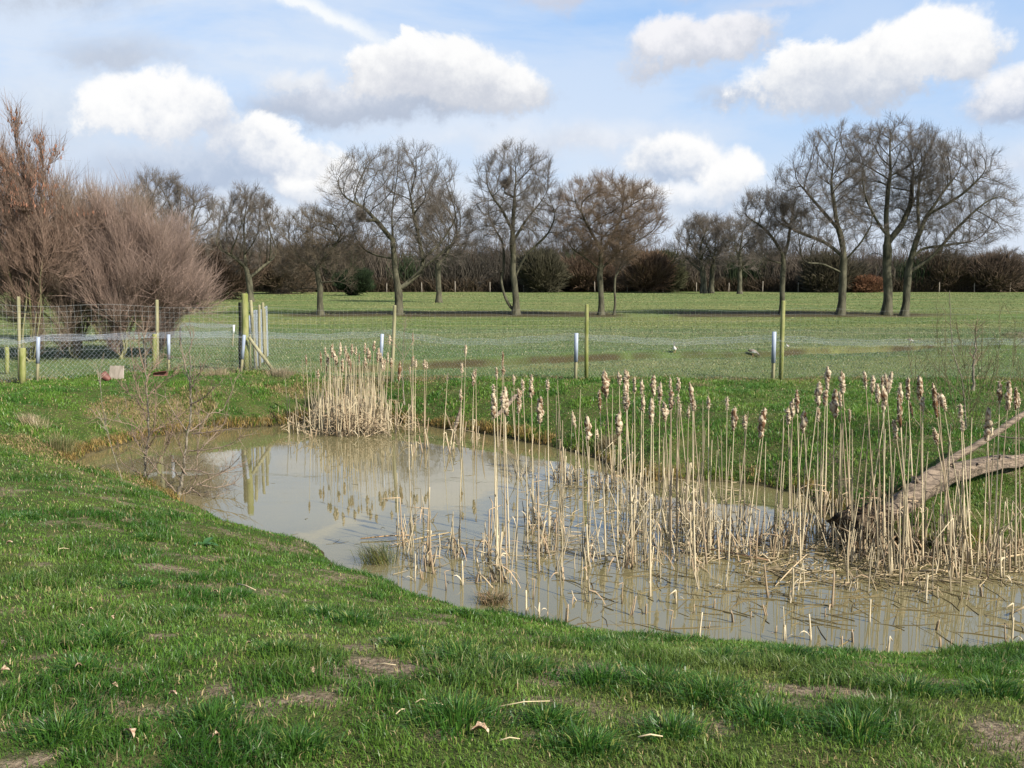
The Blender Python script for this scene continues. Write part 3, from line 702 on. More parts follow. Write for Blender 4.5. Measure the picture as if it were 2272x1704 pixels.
thicket(165, 800, 24.5, 10, [(165,520,80,95),(235,530,55,80),(150,640,120,80)], 1900, 9500, 22, 'dense olive and rust bare shrub behind the tall left mesh')
thicket(262, 790, 24.0, 10, [(255,540,65,80),(312,580,60,66),(280,645,100,66)], 1900, 9500, 23, 'reddish bare shrub with a leaning mossy trunk behind the netting', twc=(.26, .185, .145))
thicket(335, 775, 26.0, 8, [(352,610,58,64),(368,648,48,42)], 1700, 11000, 24, 'drooping pinkish-brown bare shrub at the right end of the thicket', twc=(.27, .20, .165), up=-.02)
thicket(-60, 800, 25.0, 9, [(-50,540,130,130)], 1300, 8000, 25, 'rust-brown bare shrub cut off by the left picture edge', 0, (.24, .165, .115))
thicket(210, 740, 32.0, 8, [(200,510,110,75),(240,600,125,75)], 1500, 9500, 26, 'grey-brown bare shrub rising behind the reddish ones', 0, (.21, .16, .125))

# ------------------------------------------------------------------ hedgerow and distant shrubs (far edge of the field)
def twigmass(mb, x, y, hfun, wdt, colr, lean=.25, low=0.0):
    n = len(x); h = hfun*rng.uniform(.35, 1.0, n); z = H(x, y)
    a = rng.uniform(0, 6.28, n); s = rng.normal(0, lean*1.5, n)
    z0 = z+h*low*rng.random(n)
    p0 = np.stack([x, y, z0], -1); p2 = p0+np.stack([np.cos(a)*s*h, np.sin(a)*s*h, h*(1-low*.5)], -1)
    p1 = (p0+p2)/2+np.stack([rng.normal(0, .12, n)*h, rng.normal(0, .12, n)*h, h*.06], -1)
    V, F_ = tubes(np.stack([p0, p1, p2], 1), np.stack([wdt, wdt*.8, wdt*.25], 1), 3)
    mb.add(V, F_, np.repeat(colr, 9, 0))
HY = 205
n = 56000; x = rng.uniform(-150, 170, n); y = HY+rng.uniform(0, 14, n)+4*np.sin(x*.05)
hp = 3.2+5.4*fbm(x*.07, x*0+2, 4)+2.2*fbm(x*.35, x*0+7, 3)
hp = hp*1.12*(1+.38*sm((-26-x)/10))
tone = fbm(x*.09+40, y*.02, 3)
c = lerp(np.tile(np.array([.058, .050, .038]), (n, 1)), np.array([.112, .090, .068]), (tone-.35)*2.5)
dk = fbm(x*.12+70, y*.03, 3) > .60; c[dk] = np.array([.035, .048, .022])
mb = MB(); twigmass(mb, x, y, hp, rng.uniform(.05, .13, n), c*rng.uniform(.65, 1.35, (n, 1)))
n2c = 30000; x = rng.uniform(-150, 170, n2c); y = HY-.8+rng.uniform(0, 3, n2c)+4*np.sin(x*.05)
twigmass(mb, x, y, np.full(n2c, 3.2), rng.uniform(.05, .11, n2c), np.array([.062, .046, .030])*rng.uniform(.6, 1.5, (n2c, 1)), .45)
n3c = 26000; x = rng.uniform(-150, 170, n3c); y = HY+6+rng.uniform(0, 8, n3c)+4*np.sin(x*.05)
twigmass(mb, x, y, (1.5+.5*sm((-26-x)/10))*(3.6+5.6*fbm(x*.07, x*0+2, 4)+2*fbm(x*.5, x*0+12, 2)), rng.uniform(.025, .06, n3c), np.array([.11, .08, .058])*rng.uniform(.7, 1.3, (n3c, 1)), .18)
tag(mb.build('hedgerow', M['twig']), 'tall unbroken brown hedge and scrub along the far side of the field', 'hedge', kind='stuff')
def bush(px, Y, wm, hm, colr, n, label, dens=.10):
    p = aty(px*K, 640, Y); p[2] = float(H(p[0], p[1])); root = empty('bush', p, label, 'shrub', 'shrubs standing out from the far hedge')
    m = MB(); u = rng.normal(0, 1, (n, 3)); u = norm(u); u = u*(rng.random((n, 1))**.4)*(.55+.9*fbm(u[:, :1]*2+u[:, 1:2]+px, u[:, 2:]*2+px, 3))
    c0 = p+np.array([0, 0, hm*.48]); q = c0+u*np.array([wm/2, wm/2, hm*.5]); q[:, 2] = np.maximum(q[:, 2], p[2]+.05)
    dr = norm(u*np.array([1, 1, .8])+np.array([0, 0, .9])+rng.normal(0, .35, (n, 3))); Lb = rng.uniform(.5, 1.3, n)*hm*.2
    pm = q+dr*(Lb*.5)[:, None]+rng.normal(0, .06, (n, 3)); pe = q+dr*Lb[:, None]
    wd_ = np.full(n, dens*Y/190)*rng.uniform(.4, 1, n)
    V, F_ = tubes(np.stack([q, pm, pe], 1), np.stack([wd_, wd_*.8, wd_*.2], 1), 3)
    m.add(V, F_, np.repeat(np.array(colr)*rng.uniform(.6, 1.5, (n, 1)), 9, 0)); m.build('crown', M['twig'], root)
    st_ = MB(); k = 7
    PP = np.stack([np.stack([p+np.array([rng.uniform(-.3, .3), rng.uniform(-.3, .3), -.05]), p+np.array([(i-3)*wm*.05, 0, hm*.3]), p+np.array([(i-3)*wm*.11, 0, hm*.6])]) for i in range(k)])
    V, F_ = tubes(PP, np.tile([.14, .1, .05], (k, 1)), 5); st_.add(V, F_); st_.build('trunk', M['bark'], root)
bush(1395, 196, 9.5, 7.6, (.12, .078, .048), 5200, 'ginger-brown rounded bush right of the rounded brown oak')
bush(1440, 200, 6.5, 7.8, (.055, .055, .028), 4200, 'dark olive bush left of the distant fan-shaped trees')
bush(765, 165, 5.5, 4.2, (.016, .026, .010), 5200, 'dark evergreen bush behind the low spreading oak')
bush(600, 180, 12, 7.0, (.075, .055, .035), 5200, 'dull brown bush left of the low spreading oak')
bush(1870, 197, 8, 3.2, (.13, .065, .035), 3600, 'low rust-red bush between the right-hand oak trunks')
bush(2040, 204, 13, 7.6, (.085, .062, .042), 5200, 'brown bush just right of the sweeping oak trunk')
bush(2140, 200, 11, 7.4, (.09, .065, .045), 4600, 'paler brown bush near the right end of the hedge')
bush(1170, 198, 9, 7.6, (.055, .05, .03), 4600, 'dark bush showing between the tall centre oak and the rounded oak')
bush(470, 135, 12, 7.2, (.065, .045, .03), 6500, 'dark brown bush right beside the left thicket')
bush(1270, 203, 12, 6.8, (.085, .056, .036), 4200, 'russet bush behind the trunk of the rounded oak')
bush(1790, 198, 11, 7.4, (.065, .055, .035), 4600, 'dark brown bush left behind the wide oak trunk')

src_t = [o for o in bpy.data.objects if o.type == 'EMPTY' and o.get('label', '').startswith(('distant', 'airy', 'bare tree set back'))]
for k, (vx, hh) in enumerate([(462,10.5),(500,9.5),(592,11),(645,10),(728,10.5),(790,9),(1005,9.5),(1035,8.5),(1185,8),(1245,9),(1385,8.5),(1432,8.2),(1655,8.5),(1735,8),(1768,8.6),(1885,8.2),(2015,9),(2075,8.3),(2125,8.8),(2168,10.5),(2205,9)]):
    o = src_t[k % len(src_t)]; Yt = HY+16+7*((k*37) % 5)/5; p = v_y(vx, 620, Yt); p[2] = float(H(p[0], p[1]))-.1
    top = max((c.matrix_parent_inverse @ v.co).z for c in o.children if c.name.startswith('crown') for v in list(c.data.vertices)[::97])
    q = o.copy(); C.objects.link(q); q.location = tuple(p); f = hh/top; q.scale = (f*1.15, f*1.15, f); q.rotation_euler = (0, 0, k*1.9)
    q['label'] = 'small bare tree whose twiggy top shows above the far hedge'; q['group'] = 'bare trees rising behind the far hedge'
    for c in o.children: d_ = c.copy(); C.objects.link(d_); d_.parent = q

# ------------------------------------------------------------------ fences
POSTG = 'tall thin posts of the wire fence'; SLG = 'short stakes with grey sleeves along the netting'
def post_between(mb, p0, p1, r0, r1, sides=12):
    a = np.array(p0); b = np.array(p1); t = np.array([0, .35, .7, .985, 1.0]); P = a+(b-a)*t[:, None]
    wob = rng.normal(0, r0*.10, (5, 3)); wob[0] = 0; wob[-2:] = 0
    rr = np.array([r0, r0*.97, (r0+r1)/2, r1, r1*.86]); V, F_ = tubes(P+wob, rr, sides, True); mb.add(V, F_)
def post(xt, yt, xb, yb, wpx, label, name='fence_post', m='post', group=POSTG, cat='post', Y=None, gz=None):
    b = atz(xb, yb, 0) if Y is None else aty(xb, yb, Y)
    b[2] = float(H(b[0], b[1]))-.05; Yd = b[1]
    t = aty(xt, yt, Yd+rng.normal(0, .02)); r_ = wpx/2229*Yd/2
    root = empty(name, b, label, cat, group); mb = MB(); post_between(mb, b, t, r_, r_*.94); mb.build('stake', M[m], root); return root, b, t
p1 = post(41, 658, 44, 852, 8, 'tall thin weathered post at the far left, behind a thick square stake')
post(50, 772, 50, 857, 15, 'thick stubby yellow-green stake at the foot of the leftmost tall post', 'stake_post', 'mosspost', None)
p2 = post(348, 665, 350, 826, 8, 'tall thin post in front of the right end of the thicket')
post(343, 741, 341, 829, 11, 'thick short stake at the foot of the post by the thicket end', 'stake_post', 'mosspost', None)
p3 = post(543, 651, 546, 829, 15, 'thick round strainer post, the tallest at the fence corner', 'strainer_post', 'mosspost', None)
post(533, 671, 535, 826, 9.5, 'dark square post in the shade just left of the strainer post', 'fence_post', 'darkpost', None)
post(556, 666, 569, 823, 7.5, 'leaning thin post immediately right of the strainer post', group='posts clustered at the fence corner')
post(575, 676, 577, 821, 6.5, 'thin upright post second right of the strainer post', group='posts clustered at the fence corner')
post(583, 671, 588, 812, 6.5, 'thin post third right of the strainer post', group='posts clustered at the fence corner')
post(587, 684, 591, 800, 4, 'thinnest post, rightmost in the corner cluster', group='posts clustered at the fence corner')
p4 = post(876, 677, 869, 838, 8, 'tall thin post behind the far cattail clump')
p5 = post(1302, 675, 1301, 847, 9, 'tall mossy post in the centre beside a grey sleeved stake', m='mosspost')
p6 = post(1738, 667, 1732, 848, 10, 'tall green mossy post on the right, in front of the smallest oak', m='mosspost')
p7 = post(2330, 668, 2328, 848, 10, 'tall post outside the right edge') if False else None
post(400, 726, 400, 770, 4.5, 'short dark post out in the field behind the left netting', 'field_post', 'darkpost', None, Y=30)
post(322, 752, 322, 815, 8.5, 'dark-capped stake behind the netting left of the thick short stake', 'field_post', 'darkpost', None, Y=22)
post(15, 770, 16, 838, 10, 'green stake with a dark cap at the far left behind the netting', 'field_post', 'mosspost', None, Y=20.6)
# strainer brace
ba, bb = aty(552, 748, p3[1][1]-.12), atz(613, 829, 0); bb[2] = float(H(bb[0], bb[1]))-.03
root = empty('brace_pole', bb, 'slanting brace pole propped against the strainer post', 'pole'); mb = MB(); post_between(mb, bb, ba, .036, .034); mb.build('pole', M['post'], root)
def sleeve(xt, yt, ys, xb, yb, wpx, label, white=False, Y=None):
    b = atz(xb, yb, 0) if Y is None else aty(xb, yb, Y); b[2] = float(H(b[0], b[1]))-.05; b[1] -= .10 if Y is None else 0
    Yd = b[1]; t = aty(xt, yt, Yd); r_ = wpx/2229*Yd/2
    root = empty('sleeved_stake', b, label, 'stake', SLG)
    f = (ys-yt)/(yb-yt); s0 = t+(b-t)*f
    mb = MB(); post_between(mb, b, t+(b-t)*.04, r_*.86, r_*.82); mb.build('stake', M['post'], root)
    mb = MB(); P = np.stack([s0, s0+(t-s0)*.5, t]); V, F_ = tubes(P, np.array([r_, r_, r_*.97]), 14, True); mb.add(V, F_)
    mb.build('sleeve', M['white' if white else 'sleeve'], root); return b, t
s1 = sleeve(85, 748, 805, 88, 851, 8.5, 'grey sleeved stake at the left, near the leftmost tall post')
s2 = sleeve(374, 742, 796, 378, 830, 7.5, 'grey sleeved stake right of the clay pieces and square board')
s3 = sleeve(542, 743, 795, 537, 832, 7.5, 'grey sleeved stake standing in front of the strainer post')
s4 = sleeve(848, 741, 790, 843, 838, 8, 'grey sleeved stake behind the far cattail clump')
s5 = sleeve(1279, 739, 801, 1276, 847, 9, 'grey sleeved stake in the centre beside the mossy post')
s6 = sleeve(1718, 736, 803, 1711, 849, 9.5, 'grey sleeved stake on the right beside the green mossy post')
sleeve(519, 721, 746, 516, 790, 4.6, 'white topped stake out in the field left of the strainer post', True, Y=29)
sleeve(554, 700, 740, 559, 822, 4.5, 'thin grey stake wedged between the strainer post and leaning post')
# netting. path = world x stations
tops = np.array([(-400,760),(0,757),(85,750),(374,742),(543,742),(700,747),(848,740),(890,742),(990,757),(1100,758),(1279,746),(1500,759),(1718,750),(1900,760),(2100,760),(2272,757),(2420,757)], float)
def net_top(x):
    yy = fence_y(x); px = 1136+2229*x/(yy*ct); py = np.interp(px, tops[:, 0], tops[:, 1]); 
    e = (py-615)/2229; return CAMZ-e*yy/ct*ct*1.0
def wires(mb, A, B, r):
    rv = (r*(.55+.55*sm((-2.5-A[:, 0])/4)))[:, None]*np.ones((1, 2))
    P = np.stack([A, B], 1); V, F_ = tubes(P, rv, 3); mb.add(V, F_)
x0, x1 = -11.5, 11.6
def chicken(mb, p00, p01, t0, t1, cell, r):
    """lattice between a bottom curve p00(t) and top curve p01(t)"""
    Ln = t1-t0; nu = int(Ln/cell); nv = 16
    u = t0+np.arange(nu+1)*cell
    A = []; B = []
    for j in range(nv):
        f0 = j/nv; f1 = (j+1)/nv; off = (j % 2)*.5
        for s in (-.5, .5):
            ua = u+off*cell; ub = ua+s*cell
            A.append(p00(ua)*(1-f0)+p01(ua)*f0); B.append(p00(ub)*(1-f1)+p01(ub)*f1)
    A = np.concatenate(A); B = np.concatenate(B); A = A+rng.normal(0, .003, A.shape); B = B+rng.normal(0, .003, B.shape)
    wires(mb, A, B, r)
def fl(x): yy = fence_y(x)-.10; return np.stack([x, yy, H(x, yy)+0*x+.0], -1)
def ft(x): yy = fence_y(x)-.10; return np.stack([x, yy, net_top(x)-.05+.012*np.sin(x*9)], -1)
def ft2(x): yy = fence_y(x)+.24+.06*np.sin(x*1.7); return np.stack([x, yy, net_top(x)+.045+.012*np.sin(x*7)], -1)
mb = MB(); chicken(mb, fl, ft, x0, x1, .062, .0009); tag(mb.build('wire_netting', M['wire']), 'fine hexagonal wire netting along the foot of the fence', 'netting')
mb = MB(); chicken(mb, ft, ft2, x0, x1, .075, .0009)
for f in (0, .5, 1.0):
    u = np.arange(x0, x1, .12); P = ft(u)*(1-f)+ft2(u)*f; wires(mb, P[:-1], P[1:], .0016)
tag(mb.build('folded_netting', M['wire']), 'pale folded-over strip of wire netting sagging along the fence top', 'netting')
# square stock mesh up to the tall post tops
def mtop(x):
    yy = fence_y(x); px = 1136+2229*x/(yy*ct); py = np.interp(px, [-400, 41, 348, 543, 876, 1302, 1738, 2400], [676, 676, 679, 682, 688, 690, 686, 688])+3*np.sin(px*.02)
    return CAMZ-(py-615)/2229*yy
def mp(x, f):
    yy = fence_y(x)+.02; zb = net_top(x)-.25; zt = mtop(x); return np.stack([x, yy, zb+(zt-zb)*f], -1)
mb = MB(); u = np.arange(x0, x1, .15)
for j in range(9):
    f = np.full(len(u), j/8.); P = mp(u, f); P[:, 2] += rng.normal(0, .003, len(u)); wires(mb, P[:-1], P[1:], .0013 if j < 8 else .0017)
uu = np.arange(x0, x1, .10); uu = uu+rng.normal(0, .006, len(uu)); wires(mb, mp(uu, np.zeros(len(uu))), mp(uu+rng.normal(0, .012, len(uu)), np.ones(len(uu))), .0014)
tag(mb.build('stock_mesh', M['dwire']), 'tall square stock mesh strung between the thin fence posts', 'mesh fence')
# spur of netting in the field behind the corner and the run going away from it
a_, b_ = aty(400, 772, 30), aty(519, 772, 29)
def sl(t): return np.stack([a_[0]+(b_[0]-a_[0])*t/4-1.2*(t < 0), a_[1]+(b_[1]-a_[1])*t/4+0*t, H(a_[0]+(b_[0]-a_[0])*t/4, a_[1]+0*t)+.02], -1)
def st1(t): q = sl(t); q[:, 2] += .52+.03*np.sin(t*2); return q
def st2(t): q = sl(t); q[:, 2] += .63; q[:, 1] += .2; return q
mb = MB(); chicken(mb, sl, st1, 0, 4, .09, .0013); chicken(mb, st1, st2, 0, 4, .07, .0014); tag(mb.build('field_netting', M['wire']), 'low netting run in the field behind the fence corner', 'netting')
c0 = p3[1]; c1 = atz(596, 792, 0); c0 = atz(566, 824, 0)
def kl(t): q = c0[None]*(1-t[:, None]/3)+c1[None]*(t[:, None]/3); q[:, 2] = H(q[:, 0], q[:, 1]); return q
def kt(t): q = kl(t); q[:, 2] += 1.25; return q
mb = MB(); chicken(mb, kl, kt, 0, 3, .035, .0016); tag(mb.build('corner_netting', M['wire']), 'grey netting run going away from the camera at the fence corner', 'netting')
# distant posts in front of the hedge
for i, px in enumerate([705, 780, 858, 936, 1010, 1087, 1162, 1239, 1320, 1392, 1471, 1545, 1617, 1692, 1771, 1850, 1930, 2010, 2084, 2162, 2241]):
    b = aty(px, 640, HY-7+rng.normal(0, .2)); b[2] = float(H(b[0], b[1]))-.1; mb = MB()
    post_between(mb, b, b+np.array([rng.normal(0, .04), 0, rng.uniform(1.9, 2.3)]), .085, .08, 7)
    tag(mb.build('distant_post', M['board'], origin=b), 'pale thin post in the line along the foot of the far hedge', 'post', 'posts along the far hedge')

# ------------------------------------------------------------------ cattails
HEADS = []
def Z(ox, oy, z, lst, **k):
    for t in lst: HEADS.append((ox+t[0]/z, oy+t[1]/z, oy+t[2]/z, t[3] if len(t) > 3 else None, t[4] if len(t) > 4 else None, k))
Zx = 3.687
Z(600, 720, Zx, [(290,255,325),(410,240,335),(448,190,250),(468,250,325),(505,170,265),(572,160,250),(540,260,330),(615,180,240),(625,230,300),(668,170,240),(700,190,250),(590,290,380),(655,295,385),(725,250,310),(775,160,240),(775,275,350),(800,200,270),(815,225,300),(850,140,210),(885,200,300),(915,275,370),(935,290,375),(962,235,310),(990,280,350),(977,95,160),(388,375,435),(458,335,380),(900,240,300),(640,250,330),(520,215,290)], cl='far', base=(835, 905))
Z(600, 720, Zx, [(1165,75,135),(1060,320,450),(1140,350,400),(1165,265,345),(1190,290,350),(1260,300,360),(1280,310,360)], cl='farright', base=(860, 900))
Z(600, 720, Zx, [(1450,405,450),(1570,325,395),(1600,175,245),(1555,540,630),(1665,385,490),(1680,365,420),(1850,360,445),(1903,240,330),(1905,345,410),(1990,420,490)], cl='centreback', base=(960, 1060))
Zx = 3.456
Z(1000, 780, Zx, [(330,330,495,345),(330,260,330,350),(415,290,470,450),(400,330,430,430),(525,300,460,500),(553,225,300,590),(618,195,340,630),(683,365,535,680),(743,220,290,755),(935,475,570,1000,900),(1050,520,670,1060,1150),(1118,600,670,1150,900),(1140,305,455,1190),(1178,160,340,1240,1000),(1290,485,640,1280,1450),(1290,165,255,1310,1000)], cl='centre')
Z(1000, 780, Zx, [(1345,150,290,1360,1060),(1340,270,430,1390),(1355,330,430,1340),(1410,205,310,1410,1080),(1465,225,320,1465,1080),(1475,340,460,1475,1150),(1555,190,330,1560,1080),(1540,380,540,1530),(1605,260,390,1600,1200),(1637,400,520,1690,1560),(1690,300,440,1690,1450),(1685,210,280,1690,1100),(1745,205,300,1745,1120),(1745,340,400,1740,1450),(1760,410,480,1730,1200),(1825,430,500,1800,1300),(1840,265,400,1970,1630),(1855,340,440,1880),(1870,380,450,1850,1200)], cl='midright')
Z(1000, 780, Zx, [(1978,350,435,1975,1500),(2120,360,440,2100,1500),(2178,440,600,2130,1600)], cl='right')
Z(1632, 780, Zx, [(72,495,590,70,1400),(218,455,650,70,1560),(403,440,550,415,1400),(435,385,495,445,1480),(470,305,455,500,1620),(527,470,605,430,1500),(645,250,400,500,1550),(635,435,530,620,1400),(690,300,405,650,1350),(708,130,280,680,1250),(762,310,495,740,1400),(800,320,420,870,1400),(815,170,310,885,1480),(875,450,540,880,1480)], cl='right')
Z(1632, 780, Zx, [(990,165,275,1110,1590),(1055,205,310,960,1570),(1090,260,390,1100,1570),(1125,200,290,1130,1450),(1135,270,430,1160,1580),(1155,190,290,1210,1560),(1190,180,300,980,1500),(1215,535,660,1380,1640),(1260,260,400,1300,1500),(1250,370,560,1340,1640),(1320,220,360,1350,1300),(1335,390,500,1470,1000),(1415,210,350,1420,1400),(1435,355,460,1440,1640),(1515,270,480,1700,1640),(1555,325,400,1640,1500),(1580,330,440,1820,1640),(1525,600,710,1700,1500)], cl='rightbig')
Z(1632, 780, Zx, [(1725,410,510,1760,1500),(1738,535,610,1820,1650),(1940,470,660,1900,1640),(1932,465,560,1960,1500),(2030,250,390,1970,1640),(2100,245,440,2000,1650),(2150,290,430,2150,1640),(2165,330,430,2190,1500)], cl='edge')
def head_mesh(seed, brown):
    """burst seed head: a run of lumpy tufts, each pushed off the axis"""
    rg = np.random.default_rng(seed); VV = []; FF = [[], []]; CC = []; n0 = 0; nb = int(rg.integers(6, 10)); k, s = 7, 10
    th = np.linspace(.12, math.pi-.12, k); ph = np.arange(s)*2*math.pi/s; TH, PH = np.meshgrid(th, ph, indexing='ij')
    a0 = rg.uniform(0, 6.28)
    for i in range(nb+1):
        if i == nb: z, rz, rr, off = .5, .5, (.34 if brown < .7 else .42), 0
        else:
            z = (i+.5)/nb; pr = math.sin(math.pi*(.12+.78*z))**.6
            rr = pr*rg.uniform(.50, .95)*(.62 if brown > .7 else 1); rz = rg.uniform(1.0, 1.8)/nb; off = rg.uniform(.05, .34)*(.4 if brown > .7 else 1)
        a0 += rg.uniform(1.2, 3.4); o = np.array([math.cos(a0)*off, math.sin(a0)*off, z])
        nr = .45+1.1*fbm(PH*1.3+seed+i*3, TH*2.0+i, 4)
        V = np.stack([np.sin(TH)*np.cos(PH)*rr*nr, np.sin(TH)*np.sin(PH)*rr*nr, np.cos(TH)*rz*nr], -1).reshape(-1, 3)+o
        idx = np.arange(k*s).reshape(k, s)+n0; A = idx[:-1]; B = idx[1:]
        FF[0].append(np.stack([A, B, np.roll(B, -1, 1), np.roll(A, -1, 1)], -1).reshape(-1, 4)); FF[1] += [idx[0], idx[-1, ::-1]]
        core = np.array([.13, .070, .036]); cream = np.array([.54, .45, .31])*rg.uniform(.8, 1.15)
        f = sm((vnoise(PH*1.5+seed, TH*2+i*5)-(.20+.50*brown))/.22).reshape(-1, 1)*(0.25 if i == nb else 1)
        VV.append(V); CC.append(core*(1-f)+cream*f); n0 += k*s
    return np.concatenate(VV), [np.concatenate(FF[0]), np.array(FF[1])], np.concatenate(CC)
def stem_path(b, t, k=9, bow=.02):
    b = np.array(b, float); t = np.array(t, float); u = np.linspace(0, 1, k); L = np.linalg.norm(t-b)
    a = rng.uniform(0, 6.28); q = b+(t-b)*u[:, None]; q = q+np.array([math.cos(a), math.sin(a), 0])*(np.sin(np.pi*u)*bow*L*rng.uniform(-1, 1))[:, None]; return q
RC = np.array([.56, .465, .30])
def leaf(mb, p, dr, L, wd_, colr, droop=.6):
    dr = norm(np.array(dr)); u = np.linspace(0, 1, 5); q = p+dr*L*u[:, None]; q[:, 2] -= droop*L*u**2.2
    s = norm(np.cross(dr, [0, 0, 1])+rng.normal(0, .2, 3)); hw = wd_*(1-u**2*.9)
    V = np.stack([q-s*hw[:, None], q+s*hw[:, None]], 1).reshape(-1, 3); i = np.arange(4)*2
    mb.add(V, np.stack([i, i+1, i+3, i+2], 1), colr)
CLN = {'far': 'the dense far clump', 'farright': 'the fringe by the clump', 'centreback': 'the sparse back stand',
       'centre': 'the loose middle stand', 'midright': 'the tight stand', 'right': 'the stand left of the log',
       'rightbig': 'the stand before the log', 'edge': 'the right edge stand'}
ordn = ['leftmost', 'second', 'third', 'fourth', 'fifth', 'sixth', 'seventh', 'eighth', 'ninth', 'tenth', 'eleventh', 'twelfth', 'thirteenth', 'fourteenth', 'fifteenth', 'sixteenth', 'seventeenth', 'eighteenth', 'nineteenth', 'twentieth']
bycl = {}
for h in HEADS: bycl.setdefault(h[5]['cl'], []).append(h)
cat_bases = []
for cl, hs in bycl.items():
    hs.sort(key=lambda h: h[0]); ntot = len(hs)
    for i, (hx, ht, hb, bx, by, kk) in enumerate(hs):
        ox, z_ = (600, 3.687) if cl in ('far', 'farright', 'centreback') else ((1000, 3.456) if (cl in ('centre', 'midright') or (cl == 'right' and hx < 1632)) else (1632, 3.456))
        if 'base' in kk:
            byp = 720+rng.uniform(*kk['base'])/3.687; bxp = hx+rng.normal(0, 5)
            if cl == 'far': bxp = 770+(hx-770)*.92+rng.normal(0, 4)
        else:
            bxp = ox+(bx if bx else (hx-ox)*z_)/z_
            if by: byp = 780+by/z_
            else: byp = None
        if byp is None or True:
            if byp is None:
                hh = 1.60+rng.normal(0, .02); e = (ht-615)/2229.; dd = (CAMZ-W-hh)/e; byp = 615+(CAMZ-W)*2229/dd
        b = atz(bxp, min(byp, 1385), W)
        dd = SD(b[0], b[1])
        if dd > .05: b[2] = float(H(b[0], b[1]))
        t = aty(hx, ht, b[1]+rng.uniform(-.06, .06)); hbp = aty(hx+(bxp-hx)*(hb-ht)/(byp-ht), hb, t[1])
        ax = t-hbp; HL = max(.07, np.linalg.norm(ax)); brown = rng.choice([.15, .3, .5, .85], p=[.35, .3, .2, .15])
        q = ordn[i] if i < 20 else None
        place = f'{q} from the left' if (q and i) else ('leftmost' if i == 0 else f'{ordn[ntot-1-i]} from the right' if i < ntot-1 else 'rightmost')
        if i == ntot-1: place = 'rightmost'
        look = 'slim dark brown' if brown > .7 else ('mottled brown' if brown > .4 else ('cream fluffy' if brown > .2 else 'pale shaggy'))
        hgt = t[2]-b[2]
        root = empty('cattail', b-np.array([0, 0, .06]), f'{look} headed cattail, {place} in {CLN[cl]}', 'cattail', 'cattails with seed heads in '+CLN[cl])
        mb = MB(); P = stem_path(b-np.array([0, 0, .08]), hbp, 9, .012)
        sr = .0048+.0022*rng.random(); rr = np.interp(np.linspace(0, 1, 9), [0, .45, .55, 1], [sr*1.75, sr*1.35, sr*.85, sr*.55])
        V, F_ = tubes(P, rr, 6); cst = (RC if rng.random() < .68 else np.array([.40, .31, .20]))*rng.uniform(.72, 1.12)
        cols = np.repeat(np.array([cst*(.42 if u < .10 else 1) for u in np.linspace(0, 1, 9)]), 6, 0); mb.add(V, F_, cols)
        for _ in range(int(rng.integers(0, 4))):
            f = int(rng.integers(1, 4)); a = rng.uniform(0, 6.28); leaf(mb, P[f], (math.cos(a)*.5, math.sin(a)*.5, 1), rng.uniform(.12, .35), .006, cst*rng.uniform(.8, 1.1), rng.uniform(.2, 1.6))
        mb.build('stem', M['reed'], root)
        Vh, Fh, Ch = head_mesh(int(rng.integers(0, 99999)), brown)
        u3 = norm(ax); u1 = norm(np.cross(u3, [0, 1, .01])); u2 = np.cross(u3, u1); Rh = HL*(.155+.055*rng.random())*(1.1 if HL < .16 else 1)
        Vw = hbp+Vh[:, :1]*u1*Rh+Vh[:, 1:2]*u2*Rh+Vh[:, 2:3]*u3*HL
        hm = MB().add(Vw, Fh, Ch)
        # loose fluff
        kf = 90; pi = rng.integers(0, len(Vw), kf); cpt = hbp+u3*((Vh[pi, 2:3])*HL); out = norm(Vw[pi]-cpt+rng.normal(0, .006, (kf, 3))); 
        PP = np.stack([Vw[pi], Vw[pi]+out*rng.uniform(.004, .026, (kf, 1))+np.array([-.002, 0, -.001])], 1)
        V, F_ = tubes(PP, np.tile([.0022, .0005], (kf, 1)), 3); hm.add(V, F_, np.array([.60, .50, .38]))
        # the bare spike left above some heads
        if rng.random() < .4:
            V, F_ = tubes(np.stack([t, t+u3*rng.uniform(.03, .09)])[None], np.array([[.0022, .0008]]), 4); hm.add(V, F_, np.array([.3, .24, .15]))
        hm.build('seed_head', M['fluff'], root); cat_bases.append(b)

